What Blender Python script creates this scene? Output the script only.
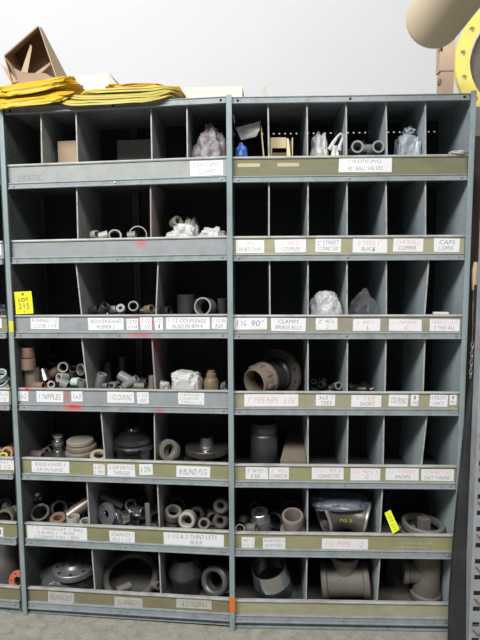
import bpy, bmesh, math, random
from mathutils import Vector, Matrix, noise, geometry
R0 = random.Random(7)
for o in list(bpy.data.objects): bpy.data.objects.remove(o)
sc = bpy.context.scene
COL = sc.collection

# ---------------------------------------------------------------- camera
FPX = 522.4
yaw, pitch, roll = 0.0332, 0.0988, -0.0047
cy_, sy_, cp_, sp_, cr_, sr_ = math.cos(yaw), math.sin(yaw), math.cos(pitch), math.sin(pitch), math.cos(roll), math.sin(roll)
Rt0 = Vector((cy_, sy_, 0)); Up0 = Vector((-sy_*sp_, cy_*sp_, cp_)); FW = Vector((-sy_*cp_, cy_*cp_, -sp_))
RT = cr_*Rt0 + sr_*Up0; UP = -sr_*Rt0 + cr_*Up0
CAM = Vector((0.1054, -2.0634, 1.5106))
cd = bpy.data.cameras.new('camera'); cam = bpy.data.objects.new('camera', cd); COL.objects.link(cam)
cd.sensor_fit = 'VERTICAL'; cd.sensor_height = 36.0; cd.lens = FPX/640*36.0; cd.clip_start = 0.05
m = Matrix.Identity(4)
for i in range(3):
    m[i][0] = RT[i]; m[i][1] = UP[i]; m[i][2] = -FW[i]; m[i][3] = CAM[i]
cam.matrix_world = m
sc.camera = cam

# ---------------------------------------------------------------- light and exposure
sc.view_settings.view_transform = 'Standard'; sc.view_settings.look = 'None'
sc.view_settings.gamma = 1.0; sc.view_settings.use_curve_mapping = False
sc.view_settings.exposure = 0.0
w = bpy.data.worlds.new('world'); sc.world = w; w.use_nodes = True
w.node_tree.nodes['Background'].inputs[0].default_value = (0.90, 0.95, 1.0, 1)
w.node_tree.nodes['Background'].inputs[1].default_value = 0.11
def area(name, loc, target, sx, sy, power, col=(1, 1, 1)):
    l = bpy.data.lights.new(name, 'AREA'); l.shape = 'RECTANGLE'; l.size = sx; l.size_y = sy; l.energy = power; l.color = col
    o = bpy.data.objects.new(name, l); COL.objects.link(o); o.location = loc
    o.rotation_euler = (Vector(target)-Vector(loc)).to_track_quat('-Z', 'Y').to_euler()
area('ceiling_lamp_left', (-2.2, -2.9, 4.3), (-0.1, 0.1, 0.8), 2.4, 0.8, 215, (1, 0.985, 0.97))
area('ceiling_lamp_right', (0.6, -2.9, 4.3), (0.3, 0.2, 0.8), 2.4, 0.8, 100, (1, 0.985, 0.97))
area('ceiling_lamp_wall', (0.0, -0.9, 4.4), (0.0, 0.9, 2.6), 2.8, 0.6, 3, (1, 0.99, 0.98))

# ---------------------------------------------------------------- units (racking) geometry
W = 0.914; DEP = 0.35; ANG = 0.0812
LIP = [None, 1.937, 1.634, 1.326, 1.018, .715, .424, .127]
TOP = [2.158, 1.863, 1.564, 1.256, .950, .646, .355, .064]
BOT = [2.132, 1.839, 1.538, 1.231, .924, .621, .325, .034]
ML = Matrix.Rotation(-ANG, 4, 'Z'); MR = Matrix.Identity(4)
ANF = 0.10
FO = ML @ Vector((-W-0.022, 0.0, 0))
MF = Matrix.Translation(FO) @ Matrix.Rotation(-ANF, 4, 'Z')
UM = {'L': ML, 'R': MR, 'F': MF}
def zsh(u, x):
    if u == 'L': return .0034 + .0092*x/W
    if u == 'F': return -.008
    return 0.0
def ray(px, py):
    return (FW + RT*((px-240)/FPX) + UP*((320-py)/FPX))
def L2W(u, p): return UM[u] @ Vector(p)
def unp(u, px, py, d=0.0):
    """point of unit u's own frame at depth d behind its front, seen at that pixel"""
    Mi = UM[u].inverted(); o = Mi @ CAM; r = Mi.to_3x3() @ ray(px, py)
    t = (d-o.y)/r.y
    return o + r*t
def scl(u, px, py, d):   # metres per pixel there
    p = L2W(u, unp(u, px, py, d)); return (p-CAM).dot(FW)/FPX

# ---------------------------------------------------------------- materials
MATS = {}
def nt(name):
    mt = bpy.data.materials.new(name); mt.use_nodes = True
    n = mt.node_tree; return mt, n, n.nodes['Principled BSDF']
def mat(name, col, rough=.5, metal=0.0, var=0.12, scale=8.0, col2=None, mix2=.0, sc2=20., bump=0.0, bsc=60., spec=.5, alpha=1.0, trans=0.0, stretch=(1, 1, 1), coat=0.0, smear=None, sheen=0):
    """noise-varied paint; col2 appears in patches (rust, dust)"""
    if name in MATS: return MATS[name]
    mt, n, b = nt(name); nd = n.nodes; lk = n.links
    tc = nd.new('ShaderNodeTexCoord'); mp = nd.new('ShaderNodeMapping'); mp.inputs['Scale'].default_value = stretch
    lk.new(tc.outputs['Object'], mp.inputs[0])
    nz = nd.new('ShaderNodeTexNoise'); nz.inputs['Scale'].default_value = scale; nz.inputs['Detail'].default_value = 6
    lk.new(mp.outputs[0], nz.inputs['Vector'])
    rp = nd.new('ShaderNodeValToRGB'); rp.color_ramp.elements[0].position = .3; rp.color_ramp.elements[1].position = .7
    rp.color_ramp.elements[0].color = tuple(c*(1-var) for c in col)+(1,); rp.color_ramp.elements[1].color = tuple(min(1, c*(1+var)) for c in col)+(1,)
    lk.new(nz.outputs[0], rp.inputs[0]); out = rp.outputs[0]
    def patch(out, c2, fac, s, lo, hi):
        n2 = nd.new('ShaderNodeTexNoise'); n2.inputs['Scale'].default_value = s; n2.inputs['Detail'].default_value = 8
        lk.new(mp.outputs[0], n2.inputs['Vector'])
        r2 = nd.new('ShaderNodeMapRange'); r2.inputs[1].default_value = lo; r2.inputs[2].default_value = hi; r2.inputs[4].default_value = fac
        lk.new(n2.outputs[0], r2.inputs[0])
        mx = nd.new('ShaderNodeMix'); mx.data_type = 'RGBA'; lk.new(r2.outputs[0], mx.inputs[0]); lk.new(out, mx.inputs[6]); mx.inputs[7].default_value = tuple(c2)+(1,)
        return mx.outputs[2]
    if col2: out = patch(out, col2, mix2, sc2, .5, .66)
    if smear:
        for (sx_, sz_, rx, rz, sc_col, st) in smear:
            sb = nd.new('ShaderNodeVectorMath'); sb.operation = 'SUBTRACT'; sb.inputs[1].default_value = (sx_, 0, sz_); lk.new(tc.outputs['Object'], sb.inputs[0])
            ml = nd.new('ShaderNodeVectorMath'); ml.operation = 'MULTIPLY'; ml.inputs[1].default_value = (1/rx, 0, 1/rz); lk.new(sb.outputs[0], ml.inputs[0])
            ln = nd.new('ShaderNodeVectorMath'); ln.operation = 'LENGTH'; lk.new(ml.outputs[0], ln.inputs[0])
            n3 = nd.new('ShaderNodeTexNoise'); n3.inputs['Scale'].default_value = 30; lk.new(tc.outputs['Object'], n3.inputs['Vector'])
            ad = nd.new('ShaderNodeMath'); ad.operation = 'ADD'; lk.new(ln.outputs['Value'], ad.inputs[0]); lk.new(n3.outputs[0], ad.inputs[1])
            r2 = nd.new('ShaderNodeMapRange'); r2.inputs[1].default_value = .7; r2.inputs[2].default_value = 1.5; r2.inputs[3].default_value = st; r2.inputs[4].default_value = 0
            lk.new(ad.outputs[0], r2.inputs[0])
            mx = nd.new('ShaderNodeMix'); mx.data_type = 'RGBA'; lk.new(r2.outputs[0], mx.inputs[0]); lk.new(out, mx.inputs[6]); mx.inputs[7].default_value = tuple(sc_col)+(1,)
            out = mx.outputs[2]
    lk.new(out, b.inputs['Base Color'])
    b.inputs['Roughness'].default_value = rough; b.inputs['Metallic'].default_value = metal
    b.inputs['Specular IOR Level'].default_value = spec; b.inputs['Alpha'].default_value = alpha
    b.inputs['Transmission Weight'].default_value = trans; b.inputs['Coat Weight'].default_value = coat
    if bump:
        nb = nd.new('ShaderNodeTexNoise'); nb.inputs['Scale'].default_value = bsc; nb.inputs['Detail'].default_value = 4; lk.new(mp.outputs[0], nb.inputs['Vector'])
        bp = nd.new('ShaderNodeBump'); bp.inputs['Strength'].default_value = bump; bp.inputs['Distance'].default_value = .01
        lk.new(nb.outputs[0], bp.inputs['Height']); lk.new(bp.outputs[0], b.inputs['Normal'])
    MATS[name] = mt; return mt
RED = (.75, .05, .06)
M_wall = mat('white_wall_paint', (.68, .68, .695), .9, var=.012, scale=2, bump=.05, bsc=90)
M_floor = mat('concrete', (.36, .35, .295), .85, var=.14, scale=14, col2=(.25, .24, .20), mix2=.7, sc2=22, bump=.5, bsc=90)
M_paint = mat('blue_grey_paint', (.31, .345, .365), .42, var=.08, scale=12, col2=(.20, .21, .20), mix2=.5, sc2=35, bump=.04)
M_post = mat('blue_grey_post_paint', (.30, .365, .38), .4, var=.08, scale=9, col2=(.2, .24, .24), mix2=.5, sc2=30, stretch=(1, 1, .3))
M_inner = mat('shaded_inner_paint', (.105, .122, .12), .6, var=.2, scale=5, col2=(.07, .07, .065), mix2=.6, sc2=9)  # unit paint darkened to stand in for shade on the inside panels
M_back = mat('shaded_back_sheet', (.04, .045, .043), .7, var=.2, scale=5)  # shade at the back of the bins is put into this colour
M_shelf = mat('shaded_dusty_shelf_paint', (.09, .092, .088), .65, var=.25, scale=8, col2=(.16, .14, .11), mix2=.6, sc2=12)  # base tone carries the shade inside the bins; brown patches are dust
M_edge = mat('worn_lip_paint', (.44, .46, .45), .4, var=.15, scale=25, col2=(.30, .24, .17), mix2=.6, sc2=30, stretch=(.5, 1, 1))
M_screw = mat('zinc_screw', (.55, .56, .56), .35, .7, var=.1)
M_black = mat('black_hole', (.01, .01, .01), .9)
def olive(n, c): return mat('olive_front_'+n, c, .5, var=.09, scale=10, col2=tuple(x*.72 for x in c), mix2=.5, sc2=22, stretch=(.5, 1, 1.5), bump=.04)
M_paper = mat('label_paper', (.84, .85, .87), .8, var=.03)
M_inkk = mat('black_ink', (.17, .17, .19), .8); M_inkr = mat('red_ink', (.85, .36, .34), .8); M_inkb = mat('blue_ink', (.08, .16, .32), .8)
M_chalk = mat('chalk_marks', (.62, .62, .56), .9)
M_tape = mat('masking_tape', (.55, .46, .28), .8, var=.06); M_orange = mat('orange_paint_mark', (.85, .20, .04), .6)
M_yelpaint = mat('yellow_paint_mark', (.72, .68, .08), .6)
M_tag = mat('yellow_tag', (.93, .86, .03), .55, var=.03); M_tag2 = mat('lime_tag', (.80, .88, .02), .5, var=.03)
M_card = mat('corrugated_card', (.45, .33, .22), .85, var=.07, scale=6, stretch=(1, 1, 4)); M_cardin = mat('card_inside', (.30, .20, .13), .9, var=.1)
M_cardpale = mat('pale_card', (.72, .60, .36), .85, var=.07); M_white = mat('white_card', (.74, .73, .69), .8, var=.02)
M_beige = mat('cream_card', (.76, .71, .58), .8, var=.02); M_craft = mat('kraft_roll_paper', (.68, .57, .41), .75, var=.07, scale=3, bump=.08, bsc=12)
M_yel = mat('yellow_vinyl', (.64, .42, .015), .45, var=.14, scale=14, col2=(.48, .26, .008), mix2=.6, sc2=18, bump=.35, bsc=28, stretch=(.5, 1, 1.5))
M_gold = mat('golden_vinyl', (.66, .38, .01), .45, var=.16, scale=18, col2=(.55, .33, .01), mix2=.6, sc2=20, bump=.5, bsc=30)
M_yelold = mat('dull_yellow_vinyl', (.56, .48, .11), .5, var=.18, scale=16, col2=(.33, .28, .07), mix2=.6, sc2=20, bump=.25, bsc=30, stretch=(.3, 1, 1))
M_flange_y = mat('yellow_flange_paint', (.86, .74, .16), .45, var=.04, scale=6, col2=(.72, .62, .2), mix2=.5, sc2=30)
M_steel = mat('machined_steel', (.48, .48, .47), .27, .95, var=.1, scale=14); M_chrome = mat('bright_steel', (.80, .81, .83), .14, 1.0, var=.05)
M_dsteel = mat('dark_steel', (.11, .11, .11), .38, .75, var=.25, scale=16); M_iron = mat('black_iron', (.05, .05, .052), .42, .3, var=.3, scale=14)
M_cast = mat('grey_cast_iron', (.19, .178, .155), .6, .25, var=.15, scale=14, col2=(.15, .12, .095), mix2=.5, sc2=16, bump=.2)
M_galv = mat('galvanised_steel', (.29, .29, .29), .42, .6, var=.12, scale=20); M_pale = mat('pale_fitting', (.40, .39, .355), .5, .1, var=.1, scale=18)
M_rust = mat('rusty_steel', (.22, .13, .10), .75, .2, var=.25, scale=20, col2=(.32, .17, .11), mix2=.6, sc2=25)
M_brown = mat('brown_pipe', (.25, .175, .135), .6, .15, var=.12, scale=20); M_olivep = mat('olive_pipe', (.22, .20, .16), .6, .1, var=.12, scale=20)
M_brass = mat('brass', (.36, .28, .18), .4, .6, var=.15, scale=22); M_cream = mat('cream_gasket', (.26, .245, .195), .6, var=.08)
M_grnw = mat('pale_green_plastic', (.52, .62, .60), .35, var=.06); M_redf = mat('red_coated_flange', (.62, .17, .11), .5, var=.12)
M_greyp = mat('grey_plastic', (.21, .22, .22), .4, var=.08)
def plastic(name, col, a, rough=.25):
    return mat(name, col, rough, var=.08, scale=25, alpha=a, bump=.5, bsc=40, spec=.8)
M_bag = plastic('clear_poly_bag', (.74, .76, .78), .6); M_bagw = plastic('milky_poly_bag', (.62, .62, .60), .85, .4)
M_bagp = plastic('pinkish_poly_bag', (.60, .54, .57), .45); M_bagg = plastic('blue_grey_poly_bag', (.42, .47, .53), .85, .3)
M_bagd = plastic('smoky_poly_bag', (.17, .20, .24), .95, .22); M_film = plastic('thin_clear_film', (.45, .47, .49), .16, .18); M_bagb = plastic('blue_poly_bag', (.05, .16, .55), .95, .3)
M_rubber = mat('black_rubber', (.03, .03, .033), .7, var=.3, scale=5, col2=(.06, .06, .064), mix2=.5, sc2=9, bump=.1)
M_dkbrown = mat('dark_brown_board', (.085, .055, .042), .6, var=.3, scale=10, stretch=(6, 6, .6)); M_wood = mat('tan_wood', (.58, .45, .29), .6, var=.12, scale=12, stretch=(4, 4, .5))

# ---------------------------------------------------------------- mesh builder
class MB:
    def __init__(s, T=None): s.v = []; s.f = []; s.mi = []; s.T = T
    def add(s, vs, fs, mi=0, M=None):
        b = len(s.v)
        for p in vs:
            p = Vector(p)
            if M is not None: p = M @ p
            s.v.append(p)
        for f in fs: s.f.append(tuple(b+i for i in f)); s.mi.append(mi)
        return s
    def box(s, x0, x1, y0, y1, z0, z1, mi=0, M=None):
        vs = [(x, y, z) for x in (x0, x1) for y in (y0, y1) for z in (z0, z1)]
        return s.add(vs, [(0, 1, 3, 2), (4, 6, 7, 5), (0, 4, 5, 1), (2, 3, 7, 6), (0, 2, 6, 4), (1, 5, 7, 3)], mi, M)
    def lathe(s, prof, M=None, seg=28, closed=False, mi=0, caps=False):
        n = len(prof); vs = []; fs = []
        for k in range(seg):
            a = 2*math.pi*k/seg
            for (r, z) in prof: vs.append((r*math.cos(a), r*math.sin(a), z))
        m_ = n if closed else n-1
        for k in range(seg):
            k2 = (k+1) % seg
            for j in range(m_):
                j2 = (j+1) % n
                fs.append((k*n+j, k2*n+j, k2*n+j2, k*n+j2))
        if caps:
            fs.append(tuple(k*n for k in range(seg))[::-1]); fs.append(tuple(k*n+n-1 for k in range(seg)))
        return s.add(vs, fs, mi, M)
    def tube(s, pts, r, seg=10, mi=0, M=None, caps=True):
        pts = [Vector(p) for p in pts]; n = len(pts); vs = []; fs = []; up = None
        for i, p in enumerate(pts):
            d = (pts[min(i+1, n-1)]-pts[max(i-1, 0)]).normalized()
            if up is None: up = d.orthogonal().normalized()
            up = (up-d*up.dot(d)).normalized(); sd = d.cross(up)
            rr = r[i] if isinstance(r, (list, tuple)) else r
            for k in range(seg):
                a = 2*math.pi*k/seg; vs.append(p+up*math.cos(a)*rr+sd*math.sin(a)*rr)
        for i in range(n-1):
            for k in range(seg): k2 = (k+1) % seg; fs.append((i*seg+k, i*seg+k2, (i+1)*seg+k2, (i+1)*seg+k))
        if caps: fs.append(tuple(range(seg))[::-1]); fs.append(tuple((n-1)*seg+k for k in range(seg)))
        return s.add(vs, fs, mi, M)
    def build(s, name, mats, parent=None, smooth=True, bevel=0.0, ang=35):
        me = bpy.data.meshes.new(name)
        vs = [s.T(p) if s.T else p for p in s.v]
        me.from_pydata([tuple(p) for p in vs], [], s.f)
        if not isinstance(mats, (list, tuple)): mats = [mats]
        for mm in mats: me.materials.append(mm)
        for p, i in zip(me.polygons, s.mi): p.material_index = i; p.use_smooth = smooth
        bm = bmesh.new(); bm.from_mesh(me); bmesh.ops.recalc_face_normals(bm, faces=bm.faces); bm.to_mesh(me); bm.free()
        if smooth: me.set_sharp_from_angle(angle=math.radians(ang))
        o = bpy.data.objects.new(name, me); COL.objects.link(o)
        if parent: o.parent = parent
        if bevel:
            b = o.modifiers.new('bevel', 'BEVEL'); b.width = bevel; b.segments = 2; b.limit_method = 'ANGLE'
        return o
ORDER = []
def tag(o, label, cat, group=None, kind=None):
    if label: o['label'] = label; ORDER.append(o)
    if cat: o['category'] = cat
    if group: o['group'] = group
    if kind: o['kind'] = kind
    return o
def empty(name, label, cat, M=None, group=None):
    o = bpy.data.objects.new(name, None); COL.objects.link(o); o.empty_display_size = .05
    if M is not None: o.matrix_world = M
    return tag(o, label, cat, group)
def rotto(d):
    return Vector(d).normalized().to_track_quat('Z', 'X').to_matrix().to_4x4()

# text as mesh -----------------------------------------------------
_tc = {}
def text_mesh(txt):
    if txt in _tc: return _tc[txt]
    cu = bpy.data.curves.new('lettering', 'FONT'); cu.body = txt; cu.size = 1.0; cu.resolution_u = 2; cu.align_x = 'CENTER'; cu.align_y = 'CENTER'
    cu.offset = -0.012
    o = bpy.data.objects.new('lettering', cu); COL.objects.link(o)
    dg = bpy.context.evaluated_depsgraph_get(); dg.update()
    me = bpy.data.meshes.new_from_object(o.evaluated_get(dg))
    vs = [v.co.copy() for v in me.vertices]; fs = [tuple(p.vertices) for p in me.polygons]
    bpy.data.objects.remove(o); bpy.data.meshes.remove(me); bpy.data.curves.remove(cu)
    if vs:
        xs = [v.x for v in vs]; ys = [v.y for v in vs]; cx = (min(xs)+max(xs))/2; cyy = (min(ys)+max(ys))/2
        vs = [Vector(((v.x-cx)/(max(xs)-min(xs)), (v.y-cyy)/(max(ys)-min(ys)), 0)) for v in vs]
    _tc[txt] = (vs, fs); return _tc[txt]

# ---------------------------------------------------------------- setting
def struct(o): o['kind'] = 'structure'; return o
WY = 0.95
struct(MB().box(-4, 4, WY, WY+.1, -.02, 5).build('wall_back', M_wall, smooth=False))
struct(MB().box(-4, 4, -5, WY, -.1, 0).build('floor', M_floor, smooth=False))

# ---------------------------------------------------------------- shelving units
OL = {1: (.21, .205, .12), 2: (.40, .385, .25), 3: (.33, .32, .24), 4: (.36, .35, .24), 5: (.34, .33, .18), 6: (.33, .32, .17), 7: (.40, .39, .26)}
# dividers: level -> list of (px top, px bottom)
DIV = {'L': {1: [(41, 42), (76, 77.5), (151, 152), (187, 187.5)], 2: [(76.7, 78), (150.6, 151)], 3: [(76, 81.7), (158.2, 156)], 4: [(81.7, 87.5), (152, 155.3)],
             5: [(101, 105), (154.3, 155)], 6: [(86.7, 89.5), (157.4, 159.6)], 7: [(91.7, 95), (159, 161)]},
       'R': {1: [(268, 269), (307, 307.5), (346.2, 346.5), (386, 387), (425.5, 425.5)], 2: [(269, 269), (308, 308), (347, 347), (386, 386.5), (425.5, 425.5)],
             3: [(269.5, 270), (308, 308), (347, 347), (386.3, 386.3), (428.8, 424.6)], 4: [(308, 308), (347.5, 347), (386, 385), (425, 423)],
             5: [(308, 308), (348, 347), (384, 383), (427, 421.5)], 6: [(307.5, 307.5), (382.5, 380)], 7: [(307, 306), (380, 377)]}, 'F': {}}
SMEARPX = {('L', 2): [(141, 243, 8, 7, RED, .5)], ('L', 3): [(146, 323, 14, 7, RED, .75)], ('L', 4): [(67, 396, 5, 10, (.45, .2, .18), .8)]}
RSMEAR = {('L', 3): [(142, 335, 18, 4, RED, .5)], ('L', 4): [(74, 406, 13, 5, (.8, .04, .04), .9), (160, 410, 5, 4, RED, .6)]}
LSMEAR = {('L', 4): [(27.5, 388, 4, 4, (.85, .03, .03), 1.0)], ('L', 3): [(138, 313.5, 10, 3, (.4, .08, .08), .6)]}
def smat(base, u, k, lst, tagn):
    sm = []
    for (px, py, rx, ry, c, st) in lst:
        p = unp(u, px, py, 0); s_ = scl(u, px, py, 0); sm.append((p.x, p.z, rx*s_, ry*s_, c, st))
    return mat('%s_%s_marked_%d' % (base[0], tagn, k), base[1], .45, var=.08, scale=12, col2=base[2], mix2=.5, sc2=30, smear=sm)
def perforated(mb, axis, a, b, off0, off1, fixed0, fixed1, hole=.008, pitch=.0254):
    """ladder strip with real square holes running along z (axis 'z') between a and b"""
    z = a
    while z < b:
        if axis == 'yz': mb.box(fixed0, fixed1, off0, off1, z, min(z+pitch-hole, b))
        z += pitch
def side_sheet(mb, x0, x1, z0, z1, yb):
    mb.box(x0, x1, 0.0, .016, z0, z1); mb.box(x0, x1, .024, yb, z0, z1)
    perforated(mb, 'yz', z0, z1, .016, .024, x0, x1)
def unit(u, label, x_l, x_r, posts):
    T = (lambda p: Vector((p.x-max(p.y, 0)*(ANG if u == 'L' else ANF), p.y, p.z+zsh(u, p.x)))) if u != 'R' else None
    root = empty('shelving_unit', label, 'shelving unit', UM[u])
    part = lambda mb, n, m_, **k: mb.build(n, m_, root, **k)
    xl, xr = x_l+.006, x_r-.006
    z0u = .012 if u != 'R' else 0.0
    for x in (xl-.003, xr+.001):
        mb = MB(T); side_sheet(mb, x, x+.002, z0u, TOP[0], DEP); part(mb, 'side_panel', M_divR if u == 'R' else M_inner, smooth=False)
    # back sheet, with the row of round-cornered slots the wall shows through behind the top right bins
    mb = MB(T)
    if u == 'R':
        zs = unp(u, 330, 133, DEP).z
        mb.box(xl-.003, xr+.003, DEP, DEP+.002, z0u, zs-.0025); mb.box(xl-.003, xr+.003, DEP, DEP+.002, zs+.0025, TOP[0])
        x = xl
        while x < xr: mb.box(x, min(x+.0185, xr+.003), DEP, DEP+.002, zs-.0025, zs+.0025); x += .0254
    else: mb.box(xl-.003, xr+.003, DEP, DEP+.002, z0u, TOP[0])
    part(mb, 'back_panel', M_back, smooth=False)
    if u == 'L':
        for (px, wd) in ((142, .03), (48, .03)):
            xx = unp(u, px, 250, DEP-.03).x; mb = MB(T)
            mb.box(xx-wd/2, xx-.004, DEP-.03, DEP-.027, z0u, TOP[0]); mb.box(xx+.004, xx+wd/2, DEP-.03, DEP-.027, z0u, TOP[0])
            z = .02
            while z < TOP[0]-.02: mb.box(xx-.004, xx+.004, DEP-.03, DEP-.027, z, z+.017); z += .0254
            mb.box(xx-wd/2, xx-wd/2+.002, DEP-.027, DEP, z0u, TOP[0])
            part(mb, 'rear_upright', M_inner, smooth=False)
    # top sheet + rail
    for k in range(8):
        zt, zb = TOP[k], BOT[k]
        mb = MB(T); mb.box(xl, xr, .004, DEP-.002, zt-.004, zt-.002)
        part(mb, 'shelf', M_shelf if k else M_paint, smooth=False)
        rm = M_paint
        if (u, k) in RSMEAR: rm = smat(('rail_paint', (.31, .345, .365), (.20, .21, .20)), u, k, RSMEAR[(u, k)], u)
        mb = MB(T); x0, x1 = (x_l+.010, x_r-.010)
        mb.box(x0, x1, -.008, .004, zb, zt); mb.box(x0, x1, -.014, -.008, zb, zb+.005); mb.box(x0, x1, -.011, -.008, zt-.004, zt)
        rl = part(mb, 'shelf_rail', rm, smooth=False, bevel=.0012)
        for x in (x0+.022, (x0+x1)/2, x1-.022):
            mb = MB(T); mb.lathe([(0, .004), (.0035, .0035), (.0048, .001), (.0048, 0)], Matrix.Translation((x, -.008, (zt+zb)/2)) @ rotto((0, -1, 0)), 10)
            mb.build('screw', M_screw if k else M_black, rl)
        if k == 0: continue
        # bin front with rolled lip
        zl = LIP[k]
        if u == 'L' and k <= 4 or u == 'F' and k < 3:
            bm_ = ('front_paint', (.32, .35, .365), (.30, .28, .22)) if k > 1 else ('front_paint_top', (.36, .385, .38), (.33, .31, .22))
            fm = smat(bm_, u, k, SMEARPX.get((u, k), []), u)
        else: fm = olive(u+str(k), OL[k] if u == 'R' else {5: (.32, .31, .17), 6: (.27, .26, .135), 7: (.24, .22, .13)}.get(k, (.3, .3, .2)))
        mb = MB(T); mb.box(x0-.002, x1+.002, 0.0, .003, zt, zl-.004)
        fr = part(mb, 'bin_front', fm, smooth=False)
        mb = MB(T)
        mb.tube([(x0-.002, -.001, zl-.004), (x1+.002, -.001, zl-.004)], .0052, 8)
        mb.box(x0-.002, x1+.002, 0, .012, zl-.004, zl-.001)
        em = M_edge
        if (u, k) in LSMEAR: em = smat(('lip_paint', (.35, .37, .36), (.30, .24, .17)), u, k, LSMEAR[(u, k)], u)
        mb.build('rolled_lip', em, fr)
        add_labels(u, k, fr, T)
        # dividers
        for (pt, pb) in DIV[u].get(k, []):
            zt2 = BOT[k-1] if k > 0 else zt
            zt2 = TOP[k-1]-.004
            a = unp(u, pt, 0, .004); 
            # x at the top and bottom of the opening
            def xat(px, z):
                py = 300
                for _ in range(6):
                    p = unp(u, px, py, .004); dz = (p.z-zsh(u, p.x)-z); py += dz/scl(u, px, py, 0)
                return p.x
            xa, xb = xat(pt, BOT[k-1]), xat(pb, zl)
            sl = (xa-xb)/(BOT[k-1]-zl)
            def X(z): return xb+(z-zl)*sl
            mb = MB(T); t = .001
            zA, zB = zt, zt2
            vs = []
            for (y0, y1, h) in ((.006, DEP-.03, t), (.004, .010, .0026)):
                vs = [(X(z)+sx, y, z) for z in (zA, zB) for y in (y0, y1) for sx in (-h, h)]
                mb.add(vs, [(0, 1, 3, 2), (4, 6, 7, 5), (0, 4, 5, 1), (2, 3, 7, 6), (0, 2, 6, 4), (1, 5, 7, 3)], 0 if h == t else 1)
            dm = M_divR
            if u == 'L': dm = M_divL if k not in (2, 4) or pt < 140 else M_divred
            part(mb, 'divider', [dm, M_divred if dm == M_divred else M_edge], smooth=False)
    mb = MB(T); mb.box(x_l+.01, x_r-.01, .006, .01, 0.002 if u == 'R' else .008, BOT[7]); mb.box(x_l+.01, x_r-.01, -.004, .01, .004 if u == 'R' else .010, .012); part(mb, 'kick_plate', M_paint, smooth=False)
    for (a, b, lo) in posts:
        mb = MB(T); z0 = lo
        mb.box(a, b, -.020, -.015, z0, TOP[0]+.006); mb.box((a+b)/2-.002, (a+b)/2+.002, -.015, .02, z0, TOP[0]+.004)
        p = part(mb, 'front_post', M_post, smooth=False, bevel=.001)
        if u == 'R' and a < .1:
            z1, z2 = unp(u, 232, 597, -.02).z, unp(u, 232, 612, -.02).z
            MB().box(a-.0006, b+.0006, -.0208, -.0145, z2, z1).build('orange_mark', M_orange, p, smooth=False)
        if u == 'L':
            z1, z2 = unp(u, 7, 321, -.02).z, unp(u, 7, 332, -.02).z
            MB().box(a+.002, b+.0006, -.0208, -.0145, z2, z1).build('yellow_mark', M_yelpaint, p, smooth=False)
    return root
M_divR = mat('lit_blue_grey_divider_paint', (.40, .47, .50), .42, var=.08, scale=7, col2=(.30, .34, .35), mix2=.5, sc2=14)  # right unit's divider and side paint, lightened for light falling from the left
M_divL = mat('pale_divider_paint', (.30, .33, .33), .5, var=.15, scale=20, col2=(.35, .30, .22), mix2=.4, sc2=25)
M_divred = mat('red_marked_divider_paint', (.32, .30, .30), .5, var=.15, scale=20, col2=(.6, .12, .12), mix2=.8, sc2=7)

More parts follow.
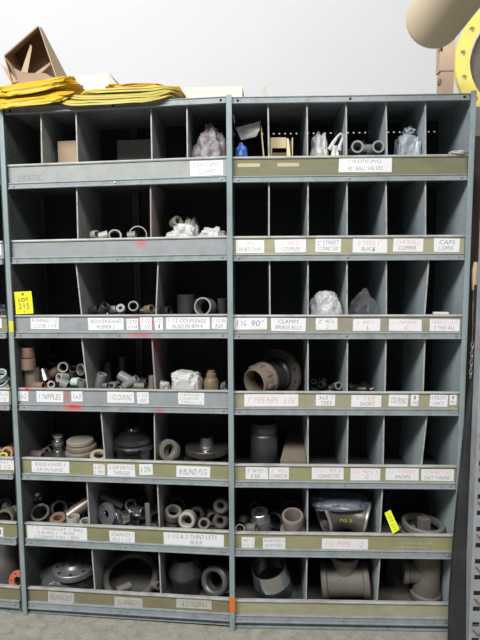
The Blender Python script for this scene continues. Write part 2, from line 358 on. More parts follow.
# labels: unit -> level -> (x0,x1,y0,y1,[(text,ink,width share)],tilt deg, label text)
M_papd = mat('grimy_label_paper', (.50, .49, .45), .8, var=.15, scale=30)
K_, R_, B_ = 1, 2, 3
LB = {'L': {
 1: [(190, 223, 161, 175.5, [('2 EXTS AND', K_, .8), ('CLAMPS', K_, .5)], 0)],
 3: [(30, 59.5, 317, 329, [('BUSHINGS 1 1/2', K_, .9), ('CLOSE 1 1/2', K_, .8)], 0), (87.5, 124.5, 318, 330, [('REDUCER BUSHES', K_, .85), ('RUBBER 2', K_, .5)], 0),
     (126.5, 138.5, 318.5, 330, [('1/2 TO', K_, .8), ('1 1/4', K_, .7)], 1), (140, 152, 317, 330, [('2 1/2', K_, .7), ('1 1/2', K_, .7)], 0), (154.5, 163, 317, 330, [('1/2', K_, .6), ('1', K_, .15)], 3),
     (165.5, 210, 317, 329.5, [('1 1/2 COUPLINGS', K_, .85), ('ALSO IN BIN 6', K_, .7)], 0), (212, 227, 317.5, 329, [('1 1/2 IN', K_, .8), ('BULK', K_, .5)], -1)],
 4: [(18, 28.5, 391, 401, [('1x2', K_, .7)], -1), (36, 64, 391, 402.3, [('1 NIPPLES', K_, .8)], -1), (71, 83, 391, 401.5, [('1x3', K_, .6)], 2), (107, 134.5, 391.5, 403, [('1 1/2 COUPLING', K_, .8)], 0),
     (137, 149, 392, 404, [('1 1/2', K_, .7), ('CAPS', K_, .6)], 1), (178, 204.5, 392.5, 404.5, [('1/2 REDUCERS 2', K_, .85), ('2 FLANGES 1', K_, .85), ('3 BALLS 1/2', K_, .8)], -1)],
 5: [(30.5, 70, 461, 473, [('ROUND FLANGES  4', K_, .8), ('SLIP ON FLANGE', K_, .7)], 0), (93.5, 105, 464, 475, [('6 SET', K_, .8), ('1 TIN', K_, .7)], 0), (107, 135.5, 464, 476.5, [('6 SLIP ON FLG', K_, .85), ('THREADED', K_, .6)], 0),
     (139, 153, 464, 475, [('6 TEN', K_, .7)], 3), (176, 210.5, 466, 477.5, [('8 BLIND FLG', K_, .8)], 0)],
 6: [(25.5, 88.5, 526, 540, [('1   2  UNION LAT  1  BALL', K_, .85), ('2 RUNS 1    RUN', K_, .6), ('2 CONNECTORS  1 BALL', K_, .75)], 0), (109, 135, 531, 543, [('STAINLESS 1', K_, .85), ('FLG 1 1/2', K_, .7)], 0),
     (163, 224, 533, 546, [('1 1/2 & 2 THRD LETS', K_, .8), ('BULK', K_, .2)], 0)],
 7: [(47.5, 75, 592, 603, [('FLANGES', K_, .8)], -1), (114, 143, 597, 608, [('FLANGES', K_, .7)], -1), (176, 212, 599, 609, [('8 COLLARS', K_, .7)], 0)]},
 'R': {
 1: [(339, 391.5, 158, 172, [('1" PLASTIC (PVC)', K_, .62), ('90° BALL VALVES', K_, .66)], 0)],
 2: [(236, 264, 240, 253, [('(F)', R_, .25), ('SHORT COUPS', K_, .8)], 0), (275, 306, 239.5, 252.5, [('1 90\'S', R_, .5), ('COUPLER', K_, .6)], 1), (315.5, 341, 239, 252, [('2" STREET', K_, .85), ('1 CONNECTORS', K_, .8)], -1),
     (353, 387, 239, 252.5, [('2 TEES 1"', R_, .7), ('BLACK', K_, .4)], -1), (393.5, 423, 238.5, 251.5, [('1 1/4 90 ELLS', R_, .8), ('COPPER', K_, .6)], -1), (434, 459.5, 238.5, 252, [('CAPS', B_, .6), ('COPPER', K_, .6)], -1)],
 3: [(233.5, 267, 317, 329.5, [('1¼ 90°', B_, .8)], 0), (271, 305.5, 318, 331, [('CLAMPS', K_, .6), ('BRASS ELLS', K_, .75)], -1), (316, 337.5, 318, 330, [('2" 45\'s', K_, .7), ('2', K_, .1)], 0),
     (353, 380, 319, 331, [('1 90\'s', R_, .6), ('L', K_, .1)], 0), (389, 421.5, 319, 331, [('1 UNIONS', R_, .7), ('C', K_, .1)], -1), (430, 459.5, 319, 331, [('UNIONS UNIT', R_, .85), ('2 THD ALL', B_, .7)], -1)],
 4: [(244.5, 298, 393.5, 406.5, [('1" PIPE NIPS   6 IN', R_, .85)], 0), (316, 335, 394.5, 406, [('3x2 1', K_, .7), ('TEES', K_, .6)], 0), (351.5, 381, 395, 407, [('1 TEE', R_, .6), ('      SHORT', K_, .5)], -1),
     (389, 408, 394.5, 406.5, [('COUPLING', K_, .8)], -2), (411, 418.5, 394.5, 406, [('1', K_, .2), ('IN', K_, .6)], 0), (430, 447.5, 394.5, 406.5, [('UTILITY', K_, .8), ('UNITS', K_, .6)], -2), (449.5, 456.5, 394.5, 405, [('1', K_, .2), ('IN', K_, .5)], -1)],
 5: [(245.5, 268, 467, 479.5, [('2" WYES 1', K_, .8), ('2 EA', K_, .4)], 0), (269, 289, 467, 479.5, [('2" 90\'s', R_, .8), ('CONNECTOR', K_, .8)], 0), (312, 343.5, 467, 479.5, [('1¼" 90\'s', R_, .8), ('1 CONNECTORS', K_, .7)], 0),
     (350.5, 380, 468, 480.5, [('1½ 90\'s 1', R_, .8), ('C', K_, .1)], 0), (386, 418.5, 468, 480.5, [('1¼ STREET', R_, .8), ('MOPS', K_, .45)], -1), (421.5, 453.5, 469, 481, [('CONNECTORS', R_, .8), ('CAST THREAD', K_, .8)], 0)],
 6: [(241.5, 254.5, 537, 548, [('90° 1', K_, .7), ('1½ 1', K_, .7)], 0), (263, 285, 537.5, 548.5, [('ELBOWS 1', K_, .85), ('ADAPTERS', K_, .8)], 0), (322, 368, 538.5, 549.5, [('1¼ PIPE    2', R_, .8)], 0)],
 }, 'F': {}}
LBF = {4: (-2, 9.5, 391, 402, [('PLUG', K_, .8), ('1/2', K_, .5)]), 5: (-3, 14.5, 458, 470, [('ELLS 1', K_, .8), ('1 1/2', K_, .6)]), 6: (-2, 3.5, 527, 537, [('1', K_, .2)]), 3: (-2, 1.8, 318, 328, []), 2: (-2, 1.3, 243, 255, [])}
for k, v in LBF.items(): LB['F'][k] = [v[:4]+(v[4], 0)]
NAMEW = {K_: 'black', R_: 'red', B_: 'blue'}
def add_labels(u, k, parent, T):
    rr = random.Random(k*31+ord(u))
    for (x0, x1, y0, y1, lines, tilt) in LB[u].get(k, []):
        xm, ym = (x0+x1)/2, (y0+y1)/2
        c = unp(u, xm, ym, 0); s_ = scl(u, xm, ym, 0); w_, h_ = (x1-x0)*s_, (y1-y0)*s_
        zc = c.z-zsh(u, c.x)
        # follow the front: slope from the tilt only
        M = Matrix.Translation((c.x, -.0004, zc)) @ Matrix.Rotation(math.radians(-tilt), 4, 'Y')
        mb = MB(T)
        j = [rr.uniform(-.0012, .0012) for _ in range(8)]
        vs = [(-w_/2+j[0], 0, -h_/2+j[1]), (w_/2+j[2], 0, -h_/2+j[3]), (w_/2+j[4], 0, h_/2+j[5]), (-w_/2+j[6], 0, h_/2+j[7])]
        vs += [(a, -.0004, b) for a, _, b in vs]
        mb.add(vs, [(0, 1, 2, 3), (4, 7, 6, 5), (0, 4, 5, 1), (1, 5, 6, 2), (2, 6, 7, 3), (3, 7, 4, 0)], 0, M)
        n = len(lines)
        for i, (t, ink, ws) in enumerate(lines):
            vs, fs = text_mesh(t)
            lh = h_*(.50 if n == 1 else .60/n)
            zz = h_*(.5-(i+.5)/n)*.9
            ww = w_*ws; ox = rr.uniform(-.03, .03)*w_*(1-ws)*3
            Mt = M @ Matrix.Translation((ox, -.0006, zz)) @ Matrix.Rotation(rr.uniform(-.03, .03), 4, 'Y')
            mb.add([(v.x*ww+v.y*lh*.15, 0, v.y*lh) for v in vs], fs, ink, Mt)
        o = mb.build('paper_label', [M_papd if (u, k) == ('L', 7) else M_paper, M_inkk, M_inkr, M_inkb], parent, smooth=False)
        if lines: o['label'] = 'white paper label with %s handwriting' % NAMEW[lines[0][1]]
    if u == 'R' and k == 1:
        for (x0, x1, y0, y1) in ((237.5, 260, 163.5, 167), (277.5, 299, 163, 166.5)):
            c = unp(u, (x0+x1)/2, (y0+y1)/2, 0); s_ = scl(u, 250, 165, 0)
            mb = MB(T); mb.box(c.x-(x1-x0)*s_/2, c.x+(x1-x0)*s_/2, -.0006, 0, c.z-(y1-y0)*s_/2, c.z+(y1-y0)*s_/2)
            mb.build('masking_tape', M_tape, parent, smooth=False)
    marks = []
    if u == 'R' and k == 6: marks = [('1-2 FLANGES 1 3/4', 415, 543.3, 34, 2.6, M_chalk), ('SLIP ON FLANGE', 413, 547.3, 30, 2.6, M_chalk)]
    if u == 'L' and k == 1: marks = [('2 PLASTIC', 30, 178, 26, 6, mat('faded_pencil', (.24, .26, .26), .7))]
    for (t, px, py, wp, hp, mm) in marks:
        vs, fs = text_mesh(t); c = unp(u, px, py, 0); s_ = scl(u, px, py, 0); mb = MB(T)
        mb.add([(c.x+v.x*wp*s_, -.0006, c.z-zsh(u, c.x)+v.y*hp*s_) for v in vs], fs); mb.build('written_marks', mm, parent, smooth=False)

unit('R', 'blue grey steel bin shelving unit with olive bin fronts, right of the orange-marked post', 0, W, [(-.011, .010, 0.0), (W-.012, W+.008, 0.0)])
unit('L', 'blue grey steel bin shelving unit with the yellow LOT tag, under the yellow bundles', -W, 0, [(-W-.012, -W+.008, .008)])
unit('F', 'neighbouring bin shelving unit cut off by the left edge of the photo', -W, 0, [])

# ---------------------------------------------------------------- item helpers
def shz(u, k, x): return TOP[k]+zsh(u, x)-.0008
def ring(u, px, py, d, R, r, L, axis=(0, -1, 0), m_=None, name='pipe_coupling', label='', cat='pipe fitting', group=None, bev=.12, k=None, seg=26):
    """hollow collar: centre seen at (px,py) at depth d; R r L in pixels there; k: sit on shelf k instead of at py"""
    p = unp(u, px, py, d); s_ = scl(u, px, py, d); R, r, L = R*s_, r*s_, L*s_
    ax = Vector(axis).normalized()
    if k is not None: p.z = shz(u, k, p.x)+abs(ax.z)*L/2+math.sqrt(max(0, 1-ax.z**2))*R
    b = bev*(R-r)
    prof = [(R-b, -L/2), (R, -L/2+b), (R, L/2-b), (R-b, L/2), (r+b, L/2), (r, L/2-b), (r, -L/2+b), (r+b, -L/2)]
    mb = MB(); mb.lathe(prof, rotto(ax), seg, closed=True)
    o = mb.build(name, m_ or M_cast); o.matrix_world = UM[u] @ Matrix.Translation(p)
    if group is None and cat == 'pipe fitting':
        row = sum(1 for z in TOP[1:] if p.z < z-.01)
        group = 'pipe fittings in the %s row of the %s unit' % (['top', 'second', 'third', 'fourth', 'fifth', 'sixth', 'bottom', 'bottom'][row], {'L': 'yellow-topped', 'R': 'olive-fronted', 'F': 'neighbouring'}[u])
    return tag(o, label, cat, group)
def turned(u, px, d, prof, k, m_, name, label, cat='pipe fitting', axis=(0, 0, 1), group=None, py=None, seg=36, closed=False):
    """solid of revolution standing on shelf k; profile in pixels (radius, height)"""
    py0 = py if py is not None else 400
    if py is None:
        for _ in range(8):
            p = unp(u, px, py0, d); py0 += (p.z-shz(u, k, p.x))/scl(u, px, py0, d)
    p = unp(u, px, py0, d); s_ = scl(u, px, py0, d)
    if py is None: p.z = shz(u, k, p.x)
    mb = MB(); mb.lathe([(a*s_, b*s_) for a, b in prof], rotto(axis), seg, closed=closed)
    o = mb.build(name, m_); o.matrix_world = UM[u] @ Matrix.Translation(p)
    return tag(o, label, cat, group)
def crumple(u, x0, x1, ytop, ybase, d, dd, m_, name, label, cat, seed=0, k=None, power=.6, amp=.22, freq=6, parent=None, taper=.5, rot=0, dref=None, sag=0):
    """crumpled bag or cloth bundle filling pixels x0..x1, ytop..ybase at depth d with thickness dd metres; k: reaches shelf k"""
    dr = d if dref is None else dref
    a = unp(u, x0, ybase, dr); b = unp(u, x1, ybase, dr); t = unp(u, (x0+x1)/2, ytop, dr)
    cx = (a.x+b.x)/2; zb = shz(u, k, cx) if k is not None else (a.z+b.z)/2
    if sag and name == 'yellow_bundle' and 'lower' in label: zb = TOP[0]+zsh(u, cx)+.014
    wx, hz = (b.x-a.x)/2, (t.z-zb)/2
    bm = bmesh.new(); bmesh.ops.create_icosphere(bm, subdivisions=5, radius=1)
    off = Vector((seed*7.3, seed*3.1, seed*1.7))
    sg = lambda v, e: math.copysign(abs(v)**e, v)
    for v in bm.verts:
        c = v.co; q = Vector((sg(c.x, power), sg(c.y, power), sg(c.z, power)))
        n1 = noise.noise(c*freq*.28+off); n2 = abs(noise.noise(c*freq*.55+off*2)); n3 = abs(noise.noise(c*freq*1.3+off))
        f = 1+amp*(n1*.9+(.25-n2)*.8+(.2-n3)*.28)
        if taper: f2 = 1-taper*max(0, q.z)*.5
        else: f2 = 1
        q = Vector((q.x*f*f2, q.y*f*f2, q.z*(f if q.z > 0 else 1)))
        v.co = Vector((q.x*wx, q.y*dd/2, (max(q.z, -1)+1)*hz-sag*max(0, -.016-(d+q.y*dd/2))))
    me = bpy.data.meshes.new(name); bm.to_mesh(me); bm.free(); me.materials.append(m_)
    for p in me.polygons: p.use_smooth = True
    o = bpy.data.objects.new(name, me); COL.objects.link(o)
    o.matrix_world = UM[u] @ Matrix.Translation((cx, d, zb)) @ Matrix.Rotation(-rot, 4, 'Y')
    return tag(o, label, cat)
def boxshell(u, x0, x1, ytop, d, dd, k, m_, name, label, cat, open_top=False, rot=0, flapm=None):
    """small carton standing on shelf k"""
    a = unp(u, x0, ytop, d); b = unp(u, x1, ytop, d); cx = (a.x+b.x)/2; zb = shz(u, k, cx); w_ = (b.x-a.x)/2; h = (a.z+b.z)/2-zb; t = .0025
    root = empty(name, label, cat, UM[u] @ Matrix.Translation((cx, d, zb)) @ Matrix.Rotation(rot, 4, 'Z'))
    mb = MB(); mb.box(-w_, w_, 0, t, 0, h); mb.box(-w_, w_, dd-t, dd, 0, h); mb.box(-w_, -w_+t, t, dd-t, 0, h); mb.box(w_-t, w_, t, dd-t, 0, h); mb.box(-w_, w_, 0, dd, 0, t)
    mb.build('body', m_, root, smooth=False)
    if not open_top:
        mb = MB(); mb.box(-w_, w_, 0, dd/2-.001, h, h+t); mb.box(-w_, w_, dd/2+.001, dd, h, h+t); mb.build('lid_flap', flapm or m_, root, smooth=False)
    return root
HEAPS = []
def heap(*a, **k): HEAPS.append((a, k))
def build_heap(u, k, x0, x1, d0, d1, hmax, n, mats, seed, label, R=(.010, .02)):
    """loose small fittings covering the floor of a bin behind its front, none of them running into another thing"""
    rr = random.Random(seed); mb = MB()
    pa = unp(u, x0, 300, .05); pb = unp(u, x1, 300, .05); cx = (pa.x+pb.x)/2
    base = UM[u] @ Matrix.Translation((cx, 0, shz(u, k, cx)))
    cen = base.translation; near = [t for t in SOLID if t[1][2] < cen.z+.3 and t[2][2] > cen.z-.02 and t[1][0] < cen.x+.3 and t[2][0] > cen.x-.3]
    done = []; tries = 0
    while len(done) < n and tries < n*7:
        tries += 1
        x = rr.uniform(pa.x+.02, pb.x-.02); y = rr.uniform(d0, d1); r_ = rr.uniform(*R); L = rr.uniform(1.4, 3.2)*r_
        ax = Vector((rr.uniform(-1, 1), rr.uniform(-1, 1), rr.uniform(-.4, .5))).normalized()
        ext = r_*math.sqrt(1-ax.z**2)+L/2*abs(ax.z)
        z = ext+.0015+rr.random()**2*max(0, hmax-2*ext)
        ri = r_*.72; b = .001
        prof = [(r_-b, -L/2), (r_, -L/2+b), (r_, L/2-b), (r_-b, L/2), (ri, L/2), (ri, -L/2)]
        one = MB(); one.lathe(prof, Matrix.Translation((x-cx, y, z)) @ rotto(ax), 12, closed=True)
        c = Vector((x, y, z)); rad = math.hypot(r_, L/2)
        if any((c-c2).length < (rad+r2)*.62 for c2, r2 in done): continue
        W_ = [base @ v for v in one.v]
        if hits(W_, one.f, near): continue
        done.append((c, rad)); mb.add(one.v, one.f, 0); mb.mi[-len(one.f):] = [rr.randrange(len(mats))]*len(one.f)
    if not done: return
    o = mb.build('loose_fittings', mats); o.matrix_world = base
    return tag(o, label, 'pipe fittings', None, 'stuff')

# ---------------------------------------------------------------- settling: nothing may run into another thing
from mathutils.bvhtree import BVHTree
SOLID = []
def subtree(o):
    r = [o]
    for c in o.children: r += subtree(c)
    return r
def world_mesh(root, M=None):
    V = []; F = []; inv = root.matrix_world.inverted()
    for q in subtree(root):
        if q.type != 'MESH': continue
        T_ = inv @ q.matrix_world; b = len(V)
        V += [T_ @ v.co for v in q.data.vertices]; F += [tuple(b+i for i in p.vertices) for p in q.data.polygons]
    return V, F
def bbox(V): return [min(v[i] for v in V) for i in range(3)], [max(v[i] for v in V) for i in range(3)]
def hits(V, F, pool):
    lo, hi = bbox(V); t = None
    for (tree, l2, h2, nm) in pool:
        if any(lo[i] > h2[i] or hi[i] < l2[i] for i in range(3)): continue
        if t is None: t = BVHTree.FromPolygons(V, F)
        if t.overlap(tree): return True
    return False
def add_solid(root, V=None, F=None):
    if V is None:
        V, F = world_mesh(root); V = [root.matrix_world @ v for v in V]
    lo, hi = bbox(V); SOLID.append((BVHTree.FromPolygons(V, F), lo, hi, root.name))
FREE = ('clear_film', 'paper_scrap', 'steel_disc')
TR = []
for sc_ in (1, .95, .89, .82):
    for dk in range(-7, 22):
        for dz in (0, .005, -.005, .012, .02):
            for dx in (0, -.005, .005, .012, -.012):
                TR.append(((1-sc_)*9+abs(dk)*.12*(1 if dk > 0 else 1.3)+abs(dz)*70+abs(dx)*75, sc_, dk*.006, dz, dx))
TR.sort()
def settle(o):
    V, F = world_mesh(o); M0 = o.matrix_world.copy(); away = (M0.translation-CAM).normalized()
    heavy = len(F) > 3000; tr = TR[:400:5] if heavy else TR[:1500]
    lo, hi = bbox([M0 @ v for v in V]); pool = [t for t in SOLID if all(lo[i]-.15 < t[2][i] and hi[i]+.15 > t[1][i] for i in range(3))]
    for (_, s_, dd, dz, dx) in tr:
        M = Matrix.Translation(away*dd+Vector((dx, 0, dz))) @ M0 @ Matrix.Scale(s_, 4)
        W_ = [M @ v for v in V]
        if not hits(W_, F, pool): break
    else:
        M = M0; W_ = [M @ v for v in V]; UNSETTLED.append(o.name)
    if M is not M0:
        T_ = M0.inverted() @ M
        if o.type == 'MESH':
            o.matrix_world = Matrix.Translation(M.translation) @ M0.to_3x3().to_4x4()
            if s_ != 1: o.scale = [a*s_ for a in o.scale]
        else:
            o.matrix_world = M
    add_solid(o, W_, F)
UNSETTLED = []

# ================================================================ LEFT UNIT
# level 1
r_ = boxshell('L', 57.5, 76, 141.5, .10, .12, 1, M_card, 'cardboard_box', 'small brown cardboard box in a top-row bin beside a divider', 'box')
boxshell('L', 117, 151, 140.5, .22, .09, 1, mat('grey_carton', (.33, .33, .30), .8), 'grey_carton', 'dim grey carton at the back of the wide top-row bin', 'box')
crumple('L', 195, 228, 127, 157, .13, .14, M_bagp, 'plastic_bag', 'clear pinkish plastic bag bulging in the top row next to the middle post', 'bag', 3, 1, power=.9, amp=.45, taper=.9)
# level 2
ring('L', 138, 235, .10, 9, 7.9, 3, (.35, -1, .15), M_pale, 'wire_hoop', 'large thin pale hoop standing in the second row bin', 'hoop', k=None)
for (px, py, R, r, L, ax, nm, lb) in ((95, 235, 4.5, 3, 6, (1, -.4, .1), 'pipe_nipple', 'small pale pipe nipple at the left end of the second row hoops'),
        (104, 236, 4.5, 3.2, 9, (1, .2, .3), 'pipe_nipple', 'pale coupling lying left of the two second row hoops'),
        (115, 236, 6.5, 5, 4, (.4, -1, .5), 'wire_hoop', 'smaller thin hoop leaning left of the large hoop in the second row'),
        (132, 236, 4.5, 2.8, 8, (1, .1, .1), 'pipe_nipple', 'grey nipple lying against the large second row hoop')):
    ring('L', px, py, .08 if nm != 'wire_hoop' else .13, R, r, L, ax, M_greyp if 'grey' in lb else M_pale, nm, lb, 'hoop' if nm == 'wire_hoop' else 'pipe fitting')
heap('L', 2, 84, 148, .04, .22, .062, 34, [M_galv, M_pale, M_dsteel], 11, 'loose fittings covering the floor of the second row middle bin', (.012, .02))
crumple('L', 169, 197, 226, 238, .09, .09, M_bagw, 'plastic_bag', 'milky plastic bag lying left in the second row beneath a tan cap', 'bag', 5, 2, power=.7, amp=.5)
crumple('L', 181, 200, 219, 236, .19, .09, M_bagw, 'plastic_bag', 'crumpled milky bag heaped behind the tan cap in the second row', 'bag', 15, 2, power=.7, amp=.55)
crumple('L', 200, 227, 227, 238, .10, .12, M_bagw, 'plastic_bag', 'flat milky plastic bag next to the post in the second row', 'bag', 9, 2, power=.6, amp=.4)
ring('L', 176, 222.5, .15, 5.5, 3.2, 9, (.7, -.7, .3), mat('tan_cap', (.40, .37, .30), .7), 'tan_plug', 'dim tan pipe cap on the heap of second row bags')
# level 3
def lot_tag():
    a = unp('L', 21.5, 303, -.024); s_ = scl('L', 20, 303, -.02); w_, h = 18.5*s_/2, 22.5*s_/2
    root = empty('lot_tag', 'yellow lot tag reading LOT 215 hung on the third row bin front', 'tag', UM['L'] @ Matrix.Translation((a.x, -.0075, a.z)) @ Matrix.Rotation(-.05, 4, 'Y'))
    mb = MB(); n = 8
    for i in range(n):
        for j in range(n): pass
    vs = [(x, 0.002*math.sin((z+h)/h*1.5), z) for x in (-w_, w_) for z in [(-h+2*h*i/n) for i in range(n+1)]]
    fs = [(i, i+1, n+2+i, n+1+i) for i in range(n)]
    mb.add(vs, fs); mb.add([(x, y+.0006, z) for x, y, z in vs], fs)
    mb.add([(x, y+dy, z) for (x, y, z) in (vs[0], vs[n], vs[-1], vs[n+1]) for dy in (0, .0006)], [(0, 1, 3, 2), (2, 3, 5, 4), (4, 5, 7, 6), (6, 7, 1, 0)])
    mb.build('card', M_tag, root)
    mb = MB()
    for (t, wd, ht, x, z, bold) in (('LOT', .55, .17, 0, .28, 1), ('215', .62, .28, 0, -.28, 0), ('·', .10, .05, .0, -.8, 0)):
        vs, fs = text_mesh(t)
        for o in ((0, 0), (.0006, 0), (0, .0006)) if bold else ((0, 0),): mb.add([(v.x*wd*2*w_+x+o[0], -.0012, v.y*ht*2*h*.9+z*h+o[1]) for v in vs], fs)
    mb.build('lettering', M_inkk, root, smooth=False)
    mb = MB(); mb.lathe([(0, 0), (.0045, 0)], Matrix.Translation((0, -.0012, h*.78)) @ rotto((0, -1, 0)), 14); mb.build('punched_hole', mat('brown_eyelet', (.22, .12, .05), .6), root)
lot_tag()
ring('L', 133.5, 306.5, .09, 5.2, 3.7, 7, (.25, -1, .25), M_galv, 'pipe_coupling', 'small open collar beside the tan cap in the third row')
ring('L', 121, 309, .09, 4.6, 1.6, 6, (.1, -1, .5), M_greyp, 'pipe_bushing', 'grey bushing with a small bore left of the open collar, third row')
for (px, py, R, L, ax, mm, lb) in ((95, 310, 4.5, 9, (1, -.2, .3), M_dsteel, 'dark elbow piece at the left of the third row middle bin'), (104, 308.5, 4.8, 9, (.6, -.3, .7), M_dsteel, 'dark upright stub near the grey bushing, third row'),
        (112, 310, 4.2, 8, (1, .2, .1), M_greyp, 'dull grey nipple lying left of the grey bushing, third row'), (149, 309.5, 4.6, 8, (1, -.5, .2), M_brass, 'tan brass cap against the divider in the third row'),
        (143, 311, 4, 7, (1, .5, .1), M_dsteel, 'short dark nipple between open collar and tan cap, third row')):
    ring('L', px, py, .09, R, R*.68, L, ax, mm, 'pipe_nipple', lb)
heap('L', 3, 86, 154, .04, .22, .062, 36, [M_dsteel, M_galv, M_rust], 12, 'loose dark fittings on the floor of the third row middle bin', (.012, .02))
ring('L', 186, 298, .13, 9, 7.5, 34, (0, 0, 1), M_iron, 'iron_sleeve', 'upright black iron sleeve left of the bright open ring, third row', k=3)
ring('L', 205.3, 307, .10, 9.3, 7.6, 14, (-.25, -1, .15), mat('bright_ring', (.48, .44, .42), .35, .6), 'pipe_sleeve', 'big open pipe sleeve with a bright rim in the third row')
ring('L', 222, 306, .13, 4.5, 3, 30, (0, 0, 1), M_iron, 'iron_sleeve', 'narrow dark sleeve standing by the post in the third row', k=3)
ring('L', 166, 312, .08, 5.5, 3.5, 9, (1, -.3, .2), M_dsteel, 'pipe_nipple', 'dark nipple just right of the divider in the third row')
ring('L', 197, 303, .17, 4, 2.5, 10, (.2, -1, .1), M_galv, 'pipe_nipple', 'small pale nipple between black sleeve and bright ring, third row')
heap('L', 3, 162, 222, .04, .22, .062, 26, [M_dsteel, M_galv], 13, 'loose fittings under the sleeves in the third row bin by the post', (.012, .02))
# level 4
ring('L', 28, 352.3, .07, 6.2, 5.2, 10, (0, 0, 1), M_rust, 'pipe_sleeve', 'topmost dark rusty piece of the upright stack in the fourth row corner')
ring('L', 28.3, 363.6, .07, 6.9, 5.8, 11, (0, 0, 1), M_brown, 'pipe_sleeve', 'tan brown middle piece of the upright stack in the fourth row corner')
ring('L', 29.5, 384, .07, 8, 6.8, 34, (0, 0, 1), M_olivep, 'pipe_sleeve', 'wide olive sleeve at the bottom of the upright stack in the fourth row corner', k=4)
ring('L', 36, 386, .032, 4.2, 3, 11, (1, -.1, 0), M_rust, 'pipe_nipple', 'rusty nipple lying at the foot of the olive sleeve')
ring('L', 44.5, 376, .09, 5.2, 4.2, 13, (.45, -.35, -.8), M_steel, 'pipe_coupling', 'shiny tilted coupling right of the olive sleeve')
ring('L', 63.7, 367, .12, 5.2, 3.9, 8, (.2, -1, .1), M_pale, 'pipe_coupling', 'upper of the two open pale rings facing out, fourth row')
ring('L', 62.5, 376.5, .10, 4.6, 2.9, 10, (-.45, -1, .2), M_pale, 'pipe_coupling', 'lower of the two open pale rings facing out, fourth row')
ring('L', 83, 369.5, .10, 6, 4.6, 7, (-.5, -1, .1), M_galv, 'pipe_coupling', 'open ring half behind the leaning divider, fourth row')
ring('L', 52, 374, .14, 4.5, 3.3, 16, (1, .3, .7), M_brown, 'pipe_nipple', 'brown nipple slanting behind the shiny coupling')
ring('L', 52.5, 363, .20, 6, 4.5, 14, (.4, -.6, .7), M_dsteel, 'pipe_nipple', 'dark nipple deep in the bin above the brown slanting one')
ring('L', 73, 374, .13, 5.2, 4, 14, (.25, -.5, 1), M_dsteel, 'pipe_coupling', 'dark tilted coupling right of the open pale rings')
ring('L', 76, 382, .06, 4.4, 2, 8, (1, -.2, .1), M_grnw, 'plastic_plug', 'bluish white plastic cap near the leaning divider, fourth row')
ring('L', 66, 384.5, .06, 5, 3.8, 9, (1, -.3, -.3), M_greyp, 'pipe_coupling', 'grey coupling left of the bluish white cap')
ring('L', 51, 384.5, .055, 3.6, 2.4, 7, (.6, -1, .1), mat('pinkish_plastic', (.6, .5, .5), .4), 'plastic_bushing', 'small pinkish bushing below the brown slanting nipple')
ring('L', 58, 383, .09, 4.2, 3, 12, (1, -.8, .4), M_dsteel, 'pipe_nipple', 'dark nipple between pinkish bushing and grey coupling')
ring('L', 82.5, 384.5, .05, 4, 3, 9, (0.1, -.2, 1), M_olivep, 'pipe_nipple', 'dull olive nipple touching the foot of the leaning divider')
heap('L', 4, 18, 84, .04, .24, .066, 44, [M_dsteel, M_galv, M_rust, M_brown], 14, 'loose mixed fittings on the floor of the fourth row corner bin', (.012, .02))
ring('L', 99, 381.5, .08, 4.8, 3.4, 17, (.35, -.1, 1), M_greyp, 'pipe_coupling', 'grey leaning coupling just right of the leaning divider')
ring('L', 107.5, 374, .20, 4.5, 3.4, 32, (0, 0, 1), M_dsteel, 'pipe_nipple', 'dim upright nipple behind the grey leaning coupling', k=4)
ring('L', 112, 385.5, .07, 3.4, 2, 6, (.3, -1, .3), M_brass, 'pipe_plug', 'small brassy plug right of the grey leaning coupling')
ring('L', 106, 386, .06, 3, 1.8, 6, (1, -.5, .1), M_galv, 'pipe_plug', 'small silvery plug below the dim upright nipple')
ring('L', 125, 378, .13, 5, 3.6, 13, (1, -.2, -.5), M_greyp, 'pipe_coupling', 'pale grey coupling slanting in the middle of the fourth row')
ring('L', 131, 382.5, .09, 4.2, 2.8, 16, (1, -.1, .6), M_greyp, 'pipe_elbow', 'grey stub lying over the slanting pale coupling')
ring('L', 122, 370, .24, 5, 3.8, 36, (0, 0, 1), M_dsteel, 'pipe_nipple', 'dark upright nipple at the back, centre of the fourth row', k=4)
ring('L', 152, 379, .07, 3.6, 2.6, 26, (.05, 0, 1), M_olivep, 'pipe_nipple', 'olive upright nipple against the straight divider, fourth row', k=4)
ring('L', 143, 383, .10, 4.2, 3, 12, (1, -.3, .3), M_dsteel, 'pipe_nipple', 'dark nipple lying left of the olive upright one')
ring('L', 139, 386, .06, 3.4, 2.2, 10, (1, .2, -.1), M_olivep, 'pipe_nipple', 'olive nipple lying in front of the dark lying one')
heap('L', 4, 92, 153, .04, .26, .07, 46, [M_dsteel, M_galv, M_olivep, M_greyp], 15, 'loose grey fittings filling the fourth row middle bin', (.011, .019))
crumple('L', 173, 201, 372, 389, .10, .11, M_bagw, 'plastic_bag', 'large crumpled white bag in the fourth row bin by the post', 'bag', 26, 4, power=.45, amp=.25, taper=.15, freq=7)
crumple('L', 160, 170, 380, 389, .06, .08, M_bagw, 'plastic_bag', 'small white bag at the left foot of the large crumpled one', 'bag', 22, 4, power=.7, amp=.5)
turned('L', 211.5, .09, [(0, 0), (7, 0), (7.5, 20), (6.5, 23), (5, 24), (5, 28), (3.6, 29), (3.6, 31), (0, 31)], 4, M_brass, 'brass_union', 'brass union with a pale cap in the fourth row by the post')
crumple('L', 220.5, 227.5, 383, 389, .07, .07, M_galv, 'foil_scrap', 'grey crumpled foil scrap beside the brass union', 'scrap', 24, 4, power=.8, amp=.5)
